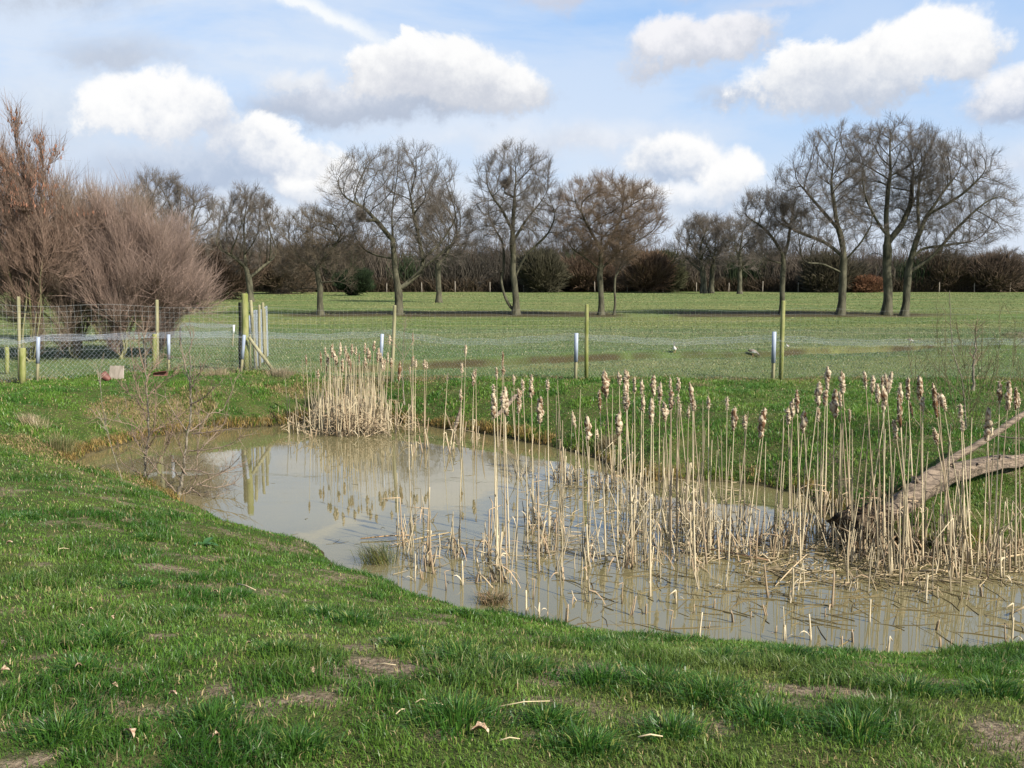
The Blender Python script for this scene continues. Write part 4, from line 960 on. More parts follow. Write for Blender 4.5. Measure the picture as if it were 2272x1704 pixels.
# ------------------------------------------------------------------ broken reeds
def reed_variant(seed, h):
    rg = np.random.default_rng(seed); mb = MB(); c = (RC if rg.random() < .6 else np.array([.38, .28, .17]))*rg.uniform(.75, 1.12); r0 = rg.uniform(.0055, .010)
    k = 7; u = np.linspace(0, 1, k); a = rg.uniform(0, 6.28); ln = rg.uniform(0, .22)
    d = np.array([math.cos(a)*math.sin(ln), math.sin(a)*math.sin(ln), math.cos(ln)])
    P = np.array([0, 0, -.06])+d*(h+.06)*u[:, None]; P[:, 0] += .012*np.sin(u*4+seed)*h
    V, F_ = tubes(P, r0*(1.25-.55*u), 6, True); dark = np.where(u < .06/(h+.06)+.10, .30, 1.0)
    mb.add(V, F_, np.repeat(c[None]*dark[:, None], 6, 0))
    kind = rg.integers(0, 5)
    top = P[-1]
    if kind in (0, 1):                                        # snapped over
        b2 = rg.uniform(0, 6.28); l2 = h*rg.uniform(.3, .8); e = top+np.array([math.cos(b2)*.75, math.sin(b2)*.75, rg.uniform(-.75, .25)])*l2
        e[2] = max(e[2], .004)
        V, F_ = tubes(np.stack([top, (top+e)/2, e])[None], np.array([[r0*.65, r0*.6, r0*.35]]), 5, True); mb.add(V, F_, c*1.08)
    if kind in (1, 2, 3):
        for q in range(rg.integers(1, 3)):
            b2 = rg.uniform(0, 6.28); i = rg.integers(1, 4); leaf(mb, P[i], (math.cos(b2)*.6, math.sin(b2)*.6, 1), h*rg.uniform(.35, .8)+.05, .007, c*rg.uniform(.8, 1.15), rg.uniform(.3, 1.4))
    if kind == 4:
        V, F_ = tubes(P+np.array([.012, .006, 0]), r0*(.9-.4*u), 5, True); V[:, 2] = np.minimum(V[:, 2], h*.8); mb.add(V, F_, c*.85)
    return mb
hs_ = [.07, .1, .13, .17, .2, .24, .28, .32, .37, .42, .48, .55, .62, .7, .24, .34, .16, .45]
variants = []
for i, h in enumerate(hs_):
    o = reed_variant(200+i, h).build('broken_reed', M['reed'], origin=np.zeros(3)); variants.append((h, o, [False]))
RL = {'far': ('pale broken reed stem in the dense far clump by the bank', 'broken reeds of the dense far clump'),
      'fartip': ('short broken reed at the left fringe of the far clump', 'broken reeds left of the far clump'),
      'mid': ('broken reed stem standing in open water behind the middle of the pond', 'broken reeds behind the middle of the pond'),
      'front': ('broken reed stem in the loose stand in the middle foreground water', 'broken reeds of the middle foreground water'),
      'tight': ('broken reed stem in the tight stand right of the middle', 'broken reeds of the tight stand right of the middle'),
      'right': ('broken reed stem at the right, before the fallen log', 'broken reeds before the fallen log'),
      'stub': ('short cut reed stub near the front shore', 'short reed stubs near the front shore'),
      'edge': ('broken reed stem in shallows at the far right edge', 'broken reeds in the right-hand shallows')}
def put_reed(px, py, h, cl):
    b = atz(px, py, W)
    sdv = float(SD(b[0], b[1]))
    if sdv > .12: return False
    if sdv > 0: b[2] = float(H(b[0], b[1]))
    i = min(range(len(variants)), key=lambda k: abs(variants[k][0]-h)+rng.uniform(0, .03)); hh, o, used = variants[i]
    if used[0]: q = o.copy(); C.objects.link(q)
    else: q = o; used[0] = True
    q.location = tuple(b); q.rotation_euler = (rng.normal(0, .05), rng.normal(0, .05), rng.uniform(0, 6.28)); s = h/hh
    q.scale = (1, 1, min(max(s, .8), 1.25)); tag(q, RL[cl][0], 'reed', RL[cl][1]); return True
def zone(cl, n, f):
    k = 0; tries = 0
    while k < n and tries < n*12:
        tries += 1
        if put_reed(*f(), cl): k += 1
G = lambda m, s: random.gauss(m, s)
U = random.uniform
hpx = lambda: 0
zone('far', 76, lambda: (U(690, 885)*.5+G(785, 50)*.5, 945+U(0, 26), U(.28, .72)))
zone('fartip', 9, lambda: (U(640, 700), U(945, 975), U(.12, .3)))
zone('mid', 24, lambda: (random.choice([G(925, 18), G(1045, 22), G(1100, 40), G(1000, 6)]), U(960, 1015), U(.1, .38)))
clumps = [(1165,1060),(1245,1060),(1262,1065),(1335,1080),(1190,1165),(1010,1225),(955,1250),(1200,1225),(1300,1235),(900,1215),(1240,1180),(1080,1235),(925,1165),(1110,1290),(1400,1260)]
zone('front', 50, lambda: (lambda c: (G(c[0], 13), G(c[1], 10), random.choice([.15, .22, .3, .4, .5])))(random.choice(clumps)))
tclumps = [(1360,1080),(1420,1110),(1480,1120),(1540,1130),(1410,1180),(1450,1230),(1530,1230),(1500,1180),(1570,1200),(1600,1220)]
zone('tight', 44, lambda: (lambda c: (G(c[0], 14), G(c[1], 12), random.choice([.2, .3, .42, .55])))(random.choice(tclumps)))
rclumps = [(1650,1215),(1700,1230),(1740,1210),(1770,1200),(1800,1160),(1830,1195),(1850,1150),(1900,1235),(1940,1235),(1980,1250),(2030,1230),(1885,1220),(2070,1245),(2110,1225)]
zone('right', 48, lambda: (lambda c: (G(c[0], 16), G(c[1], 14), random.choice([.15, .25, .35, .5])))(random.choice(rclumps)))
zone('edge', 24, lambda: (U(2080, 2300), U(1205, 1290), random.choice([.15, .25, .4, .55])))
# stubs placed as in the photo (source pixels)
stubs = [(920,1290,.25),(938,1285,.10),(990,1310,.17),(1026,1298,.22),(1056,1292,.10),(1168,1365,.2),(1182,1330,.17),(1195,1372,.13),(1215,1375,.06),(1255,1385,.16),(1380,1340,.18),(1400,1365,.16),(1432,1362,.09),(1485,1400,.16),(1552,1417,.2),(1584,1348,.08),(1610,1310,.25),(1627,1381,.09),(1700,1365,.09),(1705,1325,.3),(1740,1420,.26),(1758,1330,.30),(1787,1308,.22),(1798,1420,.20),(1845,1348,.3),(1830,1368,.08),(1868,1440,.09),(1893,1425,.09),(1930,1380,.18),(1970,1455,.14),(2002,1295,.3),(2055,1333,.22),(2077,1398,.09),(2087,1438,.09),(2110,1443,.09),(2178,1324,.1),(2245,1375,.14),(2232,1438,.16),(2245,1438,.2),(2150,1330,.07),(2130,1330,.07),(1540,1360,.07),(1663,1372,.04),(1500,1340,.12),(1720,1405,.05),(1570,1395,.04)]
for a, b, h in stubs: put_reed(a, b, h, 'stub')
for h, o, used in variants:
    if not used[0]: bpy.data.objects.remove(o)
# fallen stalks, thatch and duff: nobody could count it
mb = MB()
def litter(n, f, Lr, r_, colr, zoff=(0.001, .012), tilt=.03):
    P = []
    for _ in range(n):
        px, py = f(); b = atz(px, py, W); s = float(SD(b[0], b[1]))
        if s > .02: continue
        a = U(0, math.pi)+.0; L = U(*Lr); e = np.array([math.cos(a), math.sin(a)*.9, 0])*L/2; z_ = np.array([0, 0, U(*zoff)]); tz = np.array([0, 0, U(-1, 1)*tilt*L])
        m = np.array([G(0, .02), G(0, .02), 0])
        P.append([b-e+z_-tz, b+m+z_, b+e+z_+tz])
    P = np.array(P); V, F_ = tubes(P, np.tile(np.array([r_, r_, r_*.6]), (len(P), 1)), 4); mb.add(V, F_, np.repeat(np.array(colr)*rng.uniform(.55, 1.3, (len(P), 1)), 12, 0))
litter(360, lambda: (G(1900, 260), G(1290, 55)), (.08, .5), .0035, (.16, .12, .05), (-.002, .004), .004)
litter(260, lambda: (U(1250, 2280), U(1200, 1400)), (.1, .45), .003, (.13, .10, .045), (-.002, .003), .003)
litter(300, lambda: (U(1650, 2280), U(1190, 1300)), (.1, .4), .005, (.36, .28, .16), (.004, .04), .10)
litter(220, lambda: (U(1150, 1650), U(1040, 1250)), (.1, .4), .0045, (.38, .30, .18), (.004, .05), .12)
litter(60, lambda: (U(820, 1200), U(1180, 1300)), (.08, .3), .003, (.28, .22, .12), (0, .01), .01)
litter(260, lambda: (G(785, 60), 948+U(0, 20)), (.15, .5), .006, (.38, .29, .18), (.01, .30), .5)
litter(24, lambda: (U(500, 1100), U(1050, 1240)), (.05, .25), .002, (.09, .075, .04), (0, .002), .0)
# dense upright thatch behind the counted reeds of the far clump
n_ = 430; P = []; 
for _ in range(n_):
    b = atz(G(775, 52), 925+U(0, 40), W); a = U(0, 6.28); L = U(.15, .6) if random.random() < .75 else U(.6, 1.25); tl = abs(G(0, .22 if L < .6 else .07))
    e = b+np.array([math.cos(a)*math.sin(tl), math.sin(a)*math.sin(tl), math.cos(tl)])*L; P.append([b, (b+e)/2+np.array([G(0, .01), 0, 0]), e])
P = np.array(P); V, F_ = tubes(P, np.tile([.008, .007, .004], (n_, 1)), 4); mb.add(V, F_, np.repeat(RC*rng.uniform(.45, 1.05, (n_, 1)), 12, 0))
# ragged upright remains between the counted stems
zs = [(c, 15, 22) for c in tclumps]+[(c, 14, 24) for c in rclumps]+[(c, 9, 16) for c in clumps]+[((U(2050, 2270), U(1200, 1270)), 6, 20) for _ in range(8)]+[((U(1250, 2200), U(1240, 1330)), 3, 16) for _ in range(26)]
for (cx_, cy_), k_, sp_ in zs:
    P = []
    for _ in range(k_):
        b = atz(G(cx_, sp_), min(G(cy_, sp_*.5), 1400), W)
        if float(SD(b[0], b[1])) > .15: continue
        a = U(0, 6.28); L = abs(G(.05, .26))+.06; tl = abs(G(0, .30)); e = b+np.array([math.cos(a)*math.sin(tl), math.sin(a)*math.sin(tl), math.cos(tl)])*L
        P.append([b, (b+e)/2+np.array([G(0, .008), 0, 0]), e])
        if L > .28 and cy_ < 1260 and random.random() < .5:
            L2 = U(.7, 1.35); tl2 = abs(G(0, .06)); e2 = b+np.array([math.cos(a)*math.sin(tl2), math.sin(a)*math.sin(tl2), math.cos(tl2)])*L2; P.append([b+np.array([.02, 0, 0]), (b+e2)/2, e2])
        if random.random() < .95: leaf(mb, b+(e-b)*U(.1, .8), (math.cos(a+2)*.9, math.sin(a+2)*.9, U(-.1, .9)), U(.08, .34), .007, np.array([.34, .24, .14])*U(.6, 1.5), U(.4, 1.8))
    if P:
        P = np.array(P); V, F_ = tubes(P, np.tile([.0075, .0065, .004], (len(P), 1)), 4); mb.add(V, F_, np.repeat(RC*rng.uniform(.35, 1.0, (len(P), 1)), 12, 0))
tag(mb.build('reed_litter', M['reed']), 'floating broken stalks and dead reed thatch on the pond', 'reed litter', kind='stuff')

# single fallen stalks that read on their own
def stalk(p, q, r_, label, colr=(.50, .38, .22)):
    m = (np.array(p)+np.array(q))/2+np.array([0, 0, .01]); V, F_ = tubes(np.stack([p, m, q])[None], np.array([[r_, r_, r_*.7]]), 6, True)
    tag(MB().add(V, F_, np.array(colr)).build('fallen_reed', M['reed'], origin=p), label, 'reed', 'fallen reed stalks lying across the water')
def wz(px, py, z=.02): return atz(px, py, W+z)
stalk(wz(1535, 1212, .03), wz(1705, 1243, .05), .008, 'long reddish fallen stalk floating in the middle of the pond', (.34, .2, .11))
stalk(wz(800, 1195), wz(920, 1187), .007, 'orange-tan stalk floating at the left of the front reeds', (.42, .27, .13))
stalk(wz(1000, 1181, .02), wz(860, 1212, .01), .006, 'thin tan stalk crossing the orange one left of the front reeds', (.40, .3, .15))
stalk(wz(1060, 1270, .10), wz(1093, 1304, .01), .007, 'pale stalk slanting down into the water near the green front bank')
stalk(wz(1890, 1217, .01), wz(1948, 1216, .02), .009, 'pale horizontal stalk left below the log root')
stalk(wz(2042, 1266, .01), wz(2115, 1269, .02), .010, 'thick pale stalk lying on the water at the lower right')
stalk(wz(2170, 1250, .02), wz(2300, 1225, .10), .009, 'long pale stalk rising to the right edge')
stalk(wz(2240, 1362, .02), wz(2310, 1335, .12), .010, 'thick pale stalk at the right edge close to the shore')
stalk(wz(2190, 1160, .05), wz(2270, 1210, .03), .008, 'pale broken stalk crossing in the right-hand shallows')
stalk(wz(1790, 1230, .12), wz(1720, 1300, .01), .006, 'bright folded stalk slanting left in the lower right water')
stalk(wz(1830, 1020, .02)+np.array([0, 0, .0]), wz(1836, 1022, .02), .006, 'x') if False else None

# ------------------------------------------------------------------ fallen tree at the right
def l4(x, y, Y): return aty(1800+x/4.608, 900+y/4.608, Y)
def gy4(x, y): return float(ground(1800+x/4.608, 900+y/4.608)[1])
LX = [760, 920, 1060, 1200, 1370, 1600, 1900, 2175, 2500, 3000]; LT = [1120, 1015, 900, 800, 700, 655, 590, 560, 520, 480]; LRp = [20, 24, 26, 26, 22, 18, 14, 12, 11, 10]
ya = gy4(1000, 1180); yb = gy4(2175, 640)
LYs = [ya+(yb-ya)*(x-760)/(2175-760) for x in LX]
LYf = lambda x: float(np.interp(x, LX, LYs))
base_l = l4(800, 1150, LYs[0]); base_l[2] = float(H(base_l[0], base_l[1]))
root = empty('fallen_tree', base_l, 'fallen willow trunk with a rising side branch on the right bank', 'fallen tree')
ax_ = np.stack([l4(x, t, yy) for x, t, yy in zip(LX, LT, LYs)])
rr = np.array([r/2229*yy for r, yy in zip(LRp, LYs)])
gzz = H(ax_[:, 0], ax_[:, 1])+rr*.55
ax_[:, 2] = np.where(ax_[:, 2] < gzz, gzz, ax_[:, 2])
def dense(P, rr, n):
    u = np.linspace(0, len(P)-1, n); i = np.minimum(u.astype(int), len(P)-2); f = u-i; P = np.asarray(P)
    Pm = np.vstack([2*P[0]-P[1], P, 2*P[-1]-P[-2]]); out = []
    for k, t in zip(i, f):
        p0, p1, p2, p3 = Pm[k], Pm[k+1], Pm[k+2], Pm[k+3]; out.append(.5*((2*p1)+(-p0+p2)*t+(2*p0-5*p1+4*p2-p3)*t*t+(-p0+3*p1-3*p2+p3)*t**3))
    return np.array(out), np.interp(u, np.arange(len(P)), rr)
P, r_ = dense(ax_, rr, 90); S = 28; V, F_ = tubes(P, r_, S, True)
ang = np.tile(np.arange(S)*2*np.pi/S, len(P)); al = np.repeat(np.arange(len(P)), S)
rel = .008*np.sin(ang*5+al*.05)+.006*np.sin(ang*9+al*.09+1)+.018*(vnoise(ang*2.2, al*.22)-.5)*2+.014*(vnoise(ang*7, al*.10+5)-.5)*2
cen_ = np.repeat(P, S, 0); V = V+norm(V-cen_)*rel[:, None]
mb = MB().add(V, F_); mb.build('log_trunk', M['log'], root)
P, r_ = dense(np.stack([l4(1180, 760, LYf(1200)), l4(1330, 620, LYf(1300)), l4(1500, 510, LYf(1400)), l4(1700, 400, LYf(1500)), l4(1900, 270, LYf(1600)), l4(2175, 80, LYf(1800)), l4(2500, -140, LYf(1900))]), np.array([.05, .045, .040, .036, .034, .030, .024]), 40)
V, F_ = tubes(P, r_, 14, True); V = V+(np.stack([vnoise(V[:, 0]*14, V[:, 2]*9), vnoise(V[:, 1]*14, V[:, 2]*9), vnoise(V[:, 0]*9, V[:, 1]*9)], -1)-.5)*.012
MB().add(V, F_).build('branch', M['log'], root)
P, r_ = dense(np.stack([l4(1880, 300, LYf(1600)), l4(2000, 325, LYf(1620)), l4(2175, 335, LYf(1640)), l4(2400, 345, LYf(1700))]), np.array([.012, .011, .010, .008]), 12)
V, F_ = tubes(P, r_, 7, True); MB().add(V, F_).build('branch', M['bark'], root)
P, r_ = dense(np.stack([l4(840, 1030, 10.75), l4(900, 985, 10.7), l4(1030, 960, 10.65), l4(1140, 1000, 10.62), l4(1190, 1090, 10.6), l4(1215, 1160, 10.6)]), np.array([.010, .012, .011, .012, .013, .014]), 22)
V, F_ = tubes(P, r_, 8, True); MB().add(V, F_).build('branch', M['bark'], root)
for (ax0, ay0, dx0, dy0, rr0) in ((1120, 800, -60, -70, .020), (1420, 665, 30, -75, .016), (1650, 640, 60, -45, .012), (1280, 740, -10, 85, .018), (1900, 560, 25, -55, .010)):
    q0 = l4(ax0, ay0, LYf(ax0)); q1 = l4(ax0+dx0, ay0+dy0, LYf(ax0)-.12); P, r_ = dense(np.stack([q0, (q0+q1)/2+rng.normal(0, .012, 3), q1]), np.array([rr0*1.6, rr0, rr0*.8]), 9)
    V, F_ = tubes(P, r_, 9, True); V = V+rng.normal(0, .0015, V.shape); MB().add(V, F_).build('branch_stub', M['log'], root)
# root plate: a lump of black soil and torn roots
rc = l4(600, 1110, LYs[0]-.15); k, s = 22, 30; th = np.linspace(.02, math.pi-.02, k); ph = np.arange(s)*2*math.pi/s
TH, PH = np.meshgrid(th, ph, indexing='ij'); nr = .35+1.15*fbm(np.cos(PH)*np.sin(TH)*3.1+4, np.cos(TH)*3.1+np.sin(PH)*2.5+7, 5)
V = np.stack([np.sin(TH)*np.cos(PH)*.32*nr, np.sin(TH)*np.sin(PH)*.28*nr, np.cos(TH)*.20*nr], -1)+np.array([rc[0], rc[1]+.05, W+.17])
idx = np.arange(k*s).reshape(k, s); A = idx[:-1]; B = idx[1:]
mb = MB().add(V, [np.stack([A, B, np.roll(B, -1, 1), np.roll(A, -1, 1)], -1).reshape(-1, 4)]); mb.build('root_plate', M['soil'], root)
nroot = 90; a = rng.uniform(0, 6.28, nroot); p0 = np.array([rc[0], rc[1]-.05, W+.22])+rng.normal(0, .14, (nroot, 3)); dr = norm(rng.normal(0, 1, (nroot, 3))+np.array([.3, -.6, .1]))
L = rng.uniform(.08, .32, nroot)[:, None]; p1_ = p0+dr*L*.6; p2_ = p0+norm(dr+rng.normal(0, .5, (nroot, 3))+np.array([0, 0, -.4]))*L; p2_[:, 2] = np.maximum(p2_[:, 2], W-.02)
V, F_ = tubes(np.stack([p0, p1_, p2_], 1), np.tile([.007, .005, .002], (nroot, 1)), 4); MB().add(V, F_, np.repeat(np.array([.16, .11, .065])*rng.uniform(.5, 1.4, (nroot, 1)), 12, 0)).build('roots', M['twig'], root)
bpy.data.objects['roots']['kind'] = 'stuff'

# snags standing in the pond by the far bank
def snag(pts_, r0, label, Y=None):
    P, r_ = dense(np.stack(pts_), np.linspace(r0, r0*.75, len(pts_)), 16); V, F_ = tubes(P, r_, 9, True)
    V = V+(np.stack([vnoise(V[:, 0]*20, V[:, 2]*9), vnoise(V[:, 1]*20, V[:, 2]*9), vnoise(V[:, 0]*9, V[:, 1]*9)], -1)-.5)*.02
    tag(MB().add(V, F_).build('snag', M['log'], origin=pts_[0]), label, 'dead branch')
c1f = lambda x, y: (600+x/3.687, 720+y/3.687)
b0 = atz(*c1f(1700, 895), W-.03); snag([b0, aty(*c1f(1860, 740), b0[1]+.25), aty(*c1f(2010, 580), b0[1]+.6)], .047, 'stout bare branch slanting right from the water to the far bank')
b0 = atz(*c1f(1500, 890), W-.03); snag([b0, aty(*c1f(1530, 780), b0[1]+.1), aty(*c1f(1560, 685), b0[1]+.15)], .033, 'short grey snag standing upright near the slanting branch')

# ------------------------------------------------------------------ saplings
def sapling(name, base, lines, r0, tip, twigs, label, conv, Yd, tl=(.08, .3), twc=(.20, .14, .10), parts=('trunk', 'twigs'), tr=.0030, mm='bark_pale', dep=.35, cat='sapling', upb=.5, gaps=.09):
    """lines: pixel polylines; limbs fan out in depth as they leave the trunk"""
    rg = np.random.default_rng(len(lines)*7+abs(int(base[0]*100))); root = empty(name, base, label, cat)
    tb = MB(); cb = MB(); W3 = []
    for i, l in enumerate(lines):
        sg = 0 if i == 0 else (1 if i % 2 else -1)*rg.uniform(.3, 1)*dep
        q = [aty(*conv(*p), Yd+sg*(k/(len(l)-1))) for k, p in enumerate(l)]
        if i == 0: q[0] = np.array(base)-np.array([0, 0, .04])
        ra = r0 if i == 0 else r0*rg.uniform(.28, .45)
        P, r_ = dense(np.stack(q), np.linspace(ra, tip, len(q)), 6*len(q)); P[1:-1] += rg.normal(0, ra*.35, P[1:-1].shape)
        if i == 0: r_ = r_*(1+.8*np.exp(-np.arange(len(r_))/1.5))
        V, F_ = tubes(P, r_, 7); (tb if i == 0 else cb).add(V, F_, np.array(twc)*1.1)
        W3.append(P)
    allp = np.concatenate([p[2:] for p in W3]); alld = np.concatenate([norm(np.gradient(p, axis=0))[2:] for p in W3])
    src = rg.integers(0, len(allp), twigs); p = allp[src]; dd = norm(alld[src]+rg.normal(0, .55, (twigs, 3))+np.array([0, 0, upb*.5])); L = rg.uniform(*tl, twigs)
    for lev in range(2):
        m = len(p); q = [p]; d_ = dd; c_ = p
        for s in range(4): d_ = norm(d_+rg.normal(0, .12, (m, 3))+np.array([0, 0, .06])); c_ = c_+d_*(L/4)[:, None]; q.append(c_)
        A = np.stack(q, 1); rr_ = np.tile(np.linspace(tr*(1.3 if lev == 0 else .8), tr*.35, 5), (m, 1)); V, F_ = tubes(A, rr_, 4)
        cb.add(V, F_, np.repeat(np.array(twc)*rg.uniform(.7, 1.35, (m, 1)), 20, 0))
        p = np.concatenate([A[:, 2], A[:, 3]]); dd = norm(np.concatenate([d_, d_])+rg.normal(0, .6, (2*m, 3))); L = np.concatenate([L, L])*.55
    tb.build('trunk', M[mm], root); cb.build('branches', M['twig'], root); return root
c6 = lambda x, y: (200+x/3.95, 740+y/3.95)
bA = ground(*c6(490, 1325)); bB = ground(*c6(762, 1412))
sapling('alder_sapling', bA, [[(490,1330),(490,1250),(480,1100),(505,930),(508,700),(492,500),(480,250),(478,60),(470,-60)], [(495,1260),(600,1120),(700,930),(725,820)], [(500,930),(560,820),(575,640),(570,450)], [(540,860),(700,780),(860,660)], [(495,640),(420,540),(390,350),(350,80)], [(485,1250),(300,1150),(210,1040)], [(492,960),(400,820),(160,750)], [(490,1080),(420,960),(385,900)], [(600,1120),(640,1000),(720,900)], [(505,780),(440,640),(260,440)], [(500,1020),(560,920),(640,820)], [(490,400),(560,300),(640,220)], [(480,330),(430,150),(425,0)], [(500,560),(600,460),(760,340)]],
        .019, .0032, 190, 'left bare sapling with a slim dark trunk on the near left shore', c6, bA[1])
sapling('alder_sapling', bB, [[(762,1412),(810,1250),(835,1050),(852,870),(880,650),(876,450),(880,150),(882,-20)], [(790,1415),(870,1380),(930,1250),(940,1050),(960,850),(950,690)], [(838,1190),(950,1200),(1070,1235),(1200,1190),(1310,1090)], [(852,870),(980,780),(1060,700),(1170,660),(1280,400)], [(858,1030),(1000,1020),(1200,980),(1330,890)], [(930,1320),(1100,1350),(1280,1310)], [(900,1370),(1000,1440),(1100,1440)], [(930,1330),(1120,1240),(1330,1160)], [(872,500),(930,400),(980,310)], [(845,850),(750,720),(660,560)], [(828,1100),(785,980),(772,930)], [(762,1395),(610,1230),(500,1080),(385,930)], [(880,620),(1000,560),(1100,450)], [(940,1050),(1080,900),(1180,780)], [(850,1240),(760,1130),(710,1120)], [(876,430),(830,280),(800,100)], [(900,880),(1060,860),(1280,830)], [(820,1290),(700,1180),(600,1130)]],
        .022, .0032, 250, 'right bare sapling leaning over the pond from the near left shore', c6, bB[1], twc=(.20, .15, .11))
bC = ground(*c6(290, 1290)); sapling('birch_whip', bC, [[(290,1290),(180,970),(110,650),(92,480),(88,300)], [(180,970),(120,800),(80,700)], [(150,860),(240,720),(330,640)]], .0045, .002, 16, 'thin white-flecked whip left of the two bare saplings', c6, bC[1], twc=(.25, .21, .15), mm='bark_pale')
b0 = ground(898, 900); ci = lambda x, y: (x, y)
sapling('birch_whip', b0, [[(898,900),(893,820),(897,740),(903,700)], [(895,800),(915,760)], [(895,790),(870,755),(862,735)]], .010, .002, 22, 'thin bare whip beside the far cattail clump', ci, b0[1]+.5, dep=.2)
c5 = lambda x, y: (1980+x/6.38, 640+y/6.38)
bw = ground(2145, 955); ln = [[(1060,1900),(1000,1400),(920,1100),(850,850),(820,400),(810,30)]]
for (a, b, c_, d_) in [(330,1600,220,880),(330,1650,335,940),(470,1700,455,1050),(700,1500,620,500),(760,1650,750,330),(780,1300,670,700),(1000,1500,700,850),(1100,1600,910,480),(1080,1500,1060,1150),(1230,1400,1175,650),(1060,1600,500,1000),(1230,1600,1270,480),(1400,1700,1500,1100),(1330,1500,1450,1150),(1500,1700,1530,560),(1700,1700,1740,480),(1350,1600,1310,1080),(1850,1700,1800,1100),(900,1700,980,760),(1150,1700,1440,900),(1600,1800,1680,1200),(640,1700,610,1200)]:
    ln.append([(1060+(a-1060)*.45, 2000), (a, b), ((a+c_)/2+rng.normal(0, 15), (b+d_)/2), (c_, d_)])
sapling('willow_shrub', bw, ln, .009, .0030, 190, 'clump of thin upright bare whips on the far bank at the right', c5, bw[1], tl=(.12, .45), twc=(.12, .11, .055), dep=.8, cat='shrub', upb=1.1)
b0 = ground(2158, 868); sapling('young_tree', b0, [[(1140,1460),(1145,1200),(1165,950),(1175,700),(1180,600)], [(1150,1100),(1230,950)], [(1155,1000),(1080,900)]], .026, .004, 30, 'single straight young stem by the fence at the right', c5, b0[1])

# ------------------------------------------------------------------ tufts, rushes and the dock plant
def tuft(p, n, Lr, rad, cols, label, name, wdt=.004, flat=.7, cat='plant', bias=(0, 0)):
    x = p[0]+rng.normal(0, rad*.35, n); y = p[1]+rng.normal(0, rad*.35, n); z = np.where(SD(x, y) < 0, W, H(x, y))
    aa = np.arctan2(y-p[1]+bias[1]*rad, x-p[0]+bias[0]*rad)+rng.normal(0, .4, n)
    c = np.array([cols[i] for i in rng.integers(0, len(cols), n)])*rng.uniform(.75, 1.25, (n, 1)); mb = MB()
    blades(mb, x, y, z-.005, rng.uniform(*Lr, n), np.full(n, wdt)*rng.uniform(.6, 1.3, n), aa, np.clip(np.abs(rng.normal(flat, .3, n)), .05, 1.35), c, .7)
    o = mb.build(name, M['grass'], smooth=False, origin=p); tag(o, label, cat); return o
SR = [(.10, .13, .04), (.30, .25, .13), (.16, .15, .06)]
tuft(ground(140, 1000), 420, (.15, .36), .22, SR, 'spiky half-dead rush tuft on the left bank by the pond tip', 'rush_tuft', .005, .55)
tuft(atz(842, 1247, W), 420, (.12, .30), .22, [(.06, .085, .02), (.12, .13, .03), (.20, .17, .07)], 'green-brown grass tuft drooping into the water at the near shore', 'grass_tuft', .004, .9, bias=(-.6, .3))
tuft(ground(1348, 990), 520, (.10, .26), .20, [(.22, .17, .09), (.12, .10, .05), (.30, .24, .13)], 'brown sedge tuft hanging over the far shore in the middle', 'sedge_tuft', .005, .9)
tuft(ground(705, 905), 420, (.15, .34), .24, [(.09, .09, .04), (.2, .17, .09), (.05, .06, .03)], 'dark tangled tuft at the left foot of the far cattail clump', 'sedge_tuft', .005, .5)
tuft(ground(75, 945), 460, (.15, .34), .20, [(.36, .29, .17), (.30, .26, .13)], 'flattened straw-coloured tuft at the left edge of the bank', 'straw_tuft', .005, 1.15, bias=(-.8, .6))
tuft(ground(1095, 1335), 420, (.05, .15), .16, [(.26, .17, .09), (.34, .26, .15), (.10, .10, .04)], 'rusty mat of dead reed leaves at the near shore', 'dead_leaf_mat', .006, 1.1)
tuft(ground(620, 832), 420, (.08, .26), .35, [(.34, .27, .17), (.22, .19, .12)], 'dry weedy tangle right of the brace pole', 'weed_tuft', .006, .7)
tuft(ground(480, 832), 420, (.08, .30), .38, [(.40, .32, .2), (.3, .25, .14)], 'dry pale grass at the netting foot left of the strainer post', 'weed_tuft', .006, .8)
tuft(ground(1560, 858), 150, (.06, .16), .25, [(.30, .22, .12)], 'dry stalks at the fence foot right of centre', 'weed_tuft', .005, .8)
tuft(ground(470, 965), 560, (.08, .20), .20, [(.38, .29, .10), (.28, .21, .08)], 'ochre dead grass drooping over the left shore', 'straw_tuft', .006, 1.0)
tuft(ground(330, 1072), 420, (.05, .12), .17, [(.30, .25, .13), (.2, .19, .08)], 'matted dry grass round the left sapling', 'straw_tuft', .005, 1.1)
# dock: broad leaves in a rosette
pd = ground(450, 1212); mb = MB()
for i in range(11):
    a = i*2.4; L = U(.08, .15); wd_ = L*.24; tilt = U(.35, .9); u = np.linspace(0, 1, 8); d3 = np.array([math.cos(a)*math.sin(tilt+.4), math.sin(a)*math.sin(tilt+.4), math.cos(tilt+.4)])
    mid = pd+d3*L*u[:, None]; mid[:, 2] -= .35*L*u**2; s = norm(np.cross(d3, [0, 0, 1])); hw = wd_*np.sin(np.pi*np.clip(u*.93+.05, 0, 1))**.7
    V = np.stack([mid-s*hw[:, None]+np.array([0, 0, .3])*hw[:, None], mid, mid+s*hw[:, None]+np.array([0, 0, .3])*hw[:, None]], 1).reshape(-1, 3); k = np.arange(7)*3
    mb.add(V, [np.stack([k, k+1, k+4, k+3], 1), np.stack([k+1, k+2, k+5, k+4], 1)], np.array([.07, .17, .05])*U(.8, 1.3))
tag(mb.build('dock_plant', M['grass'], origin=pd), 'broad-leaved dock rosette in the turf at the left', 'plant')
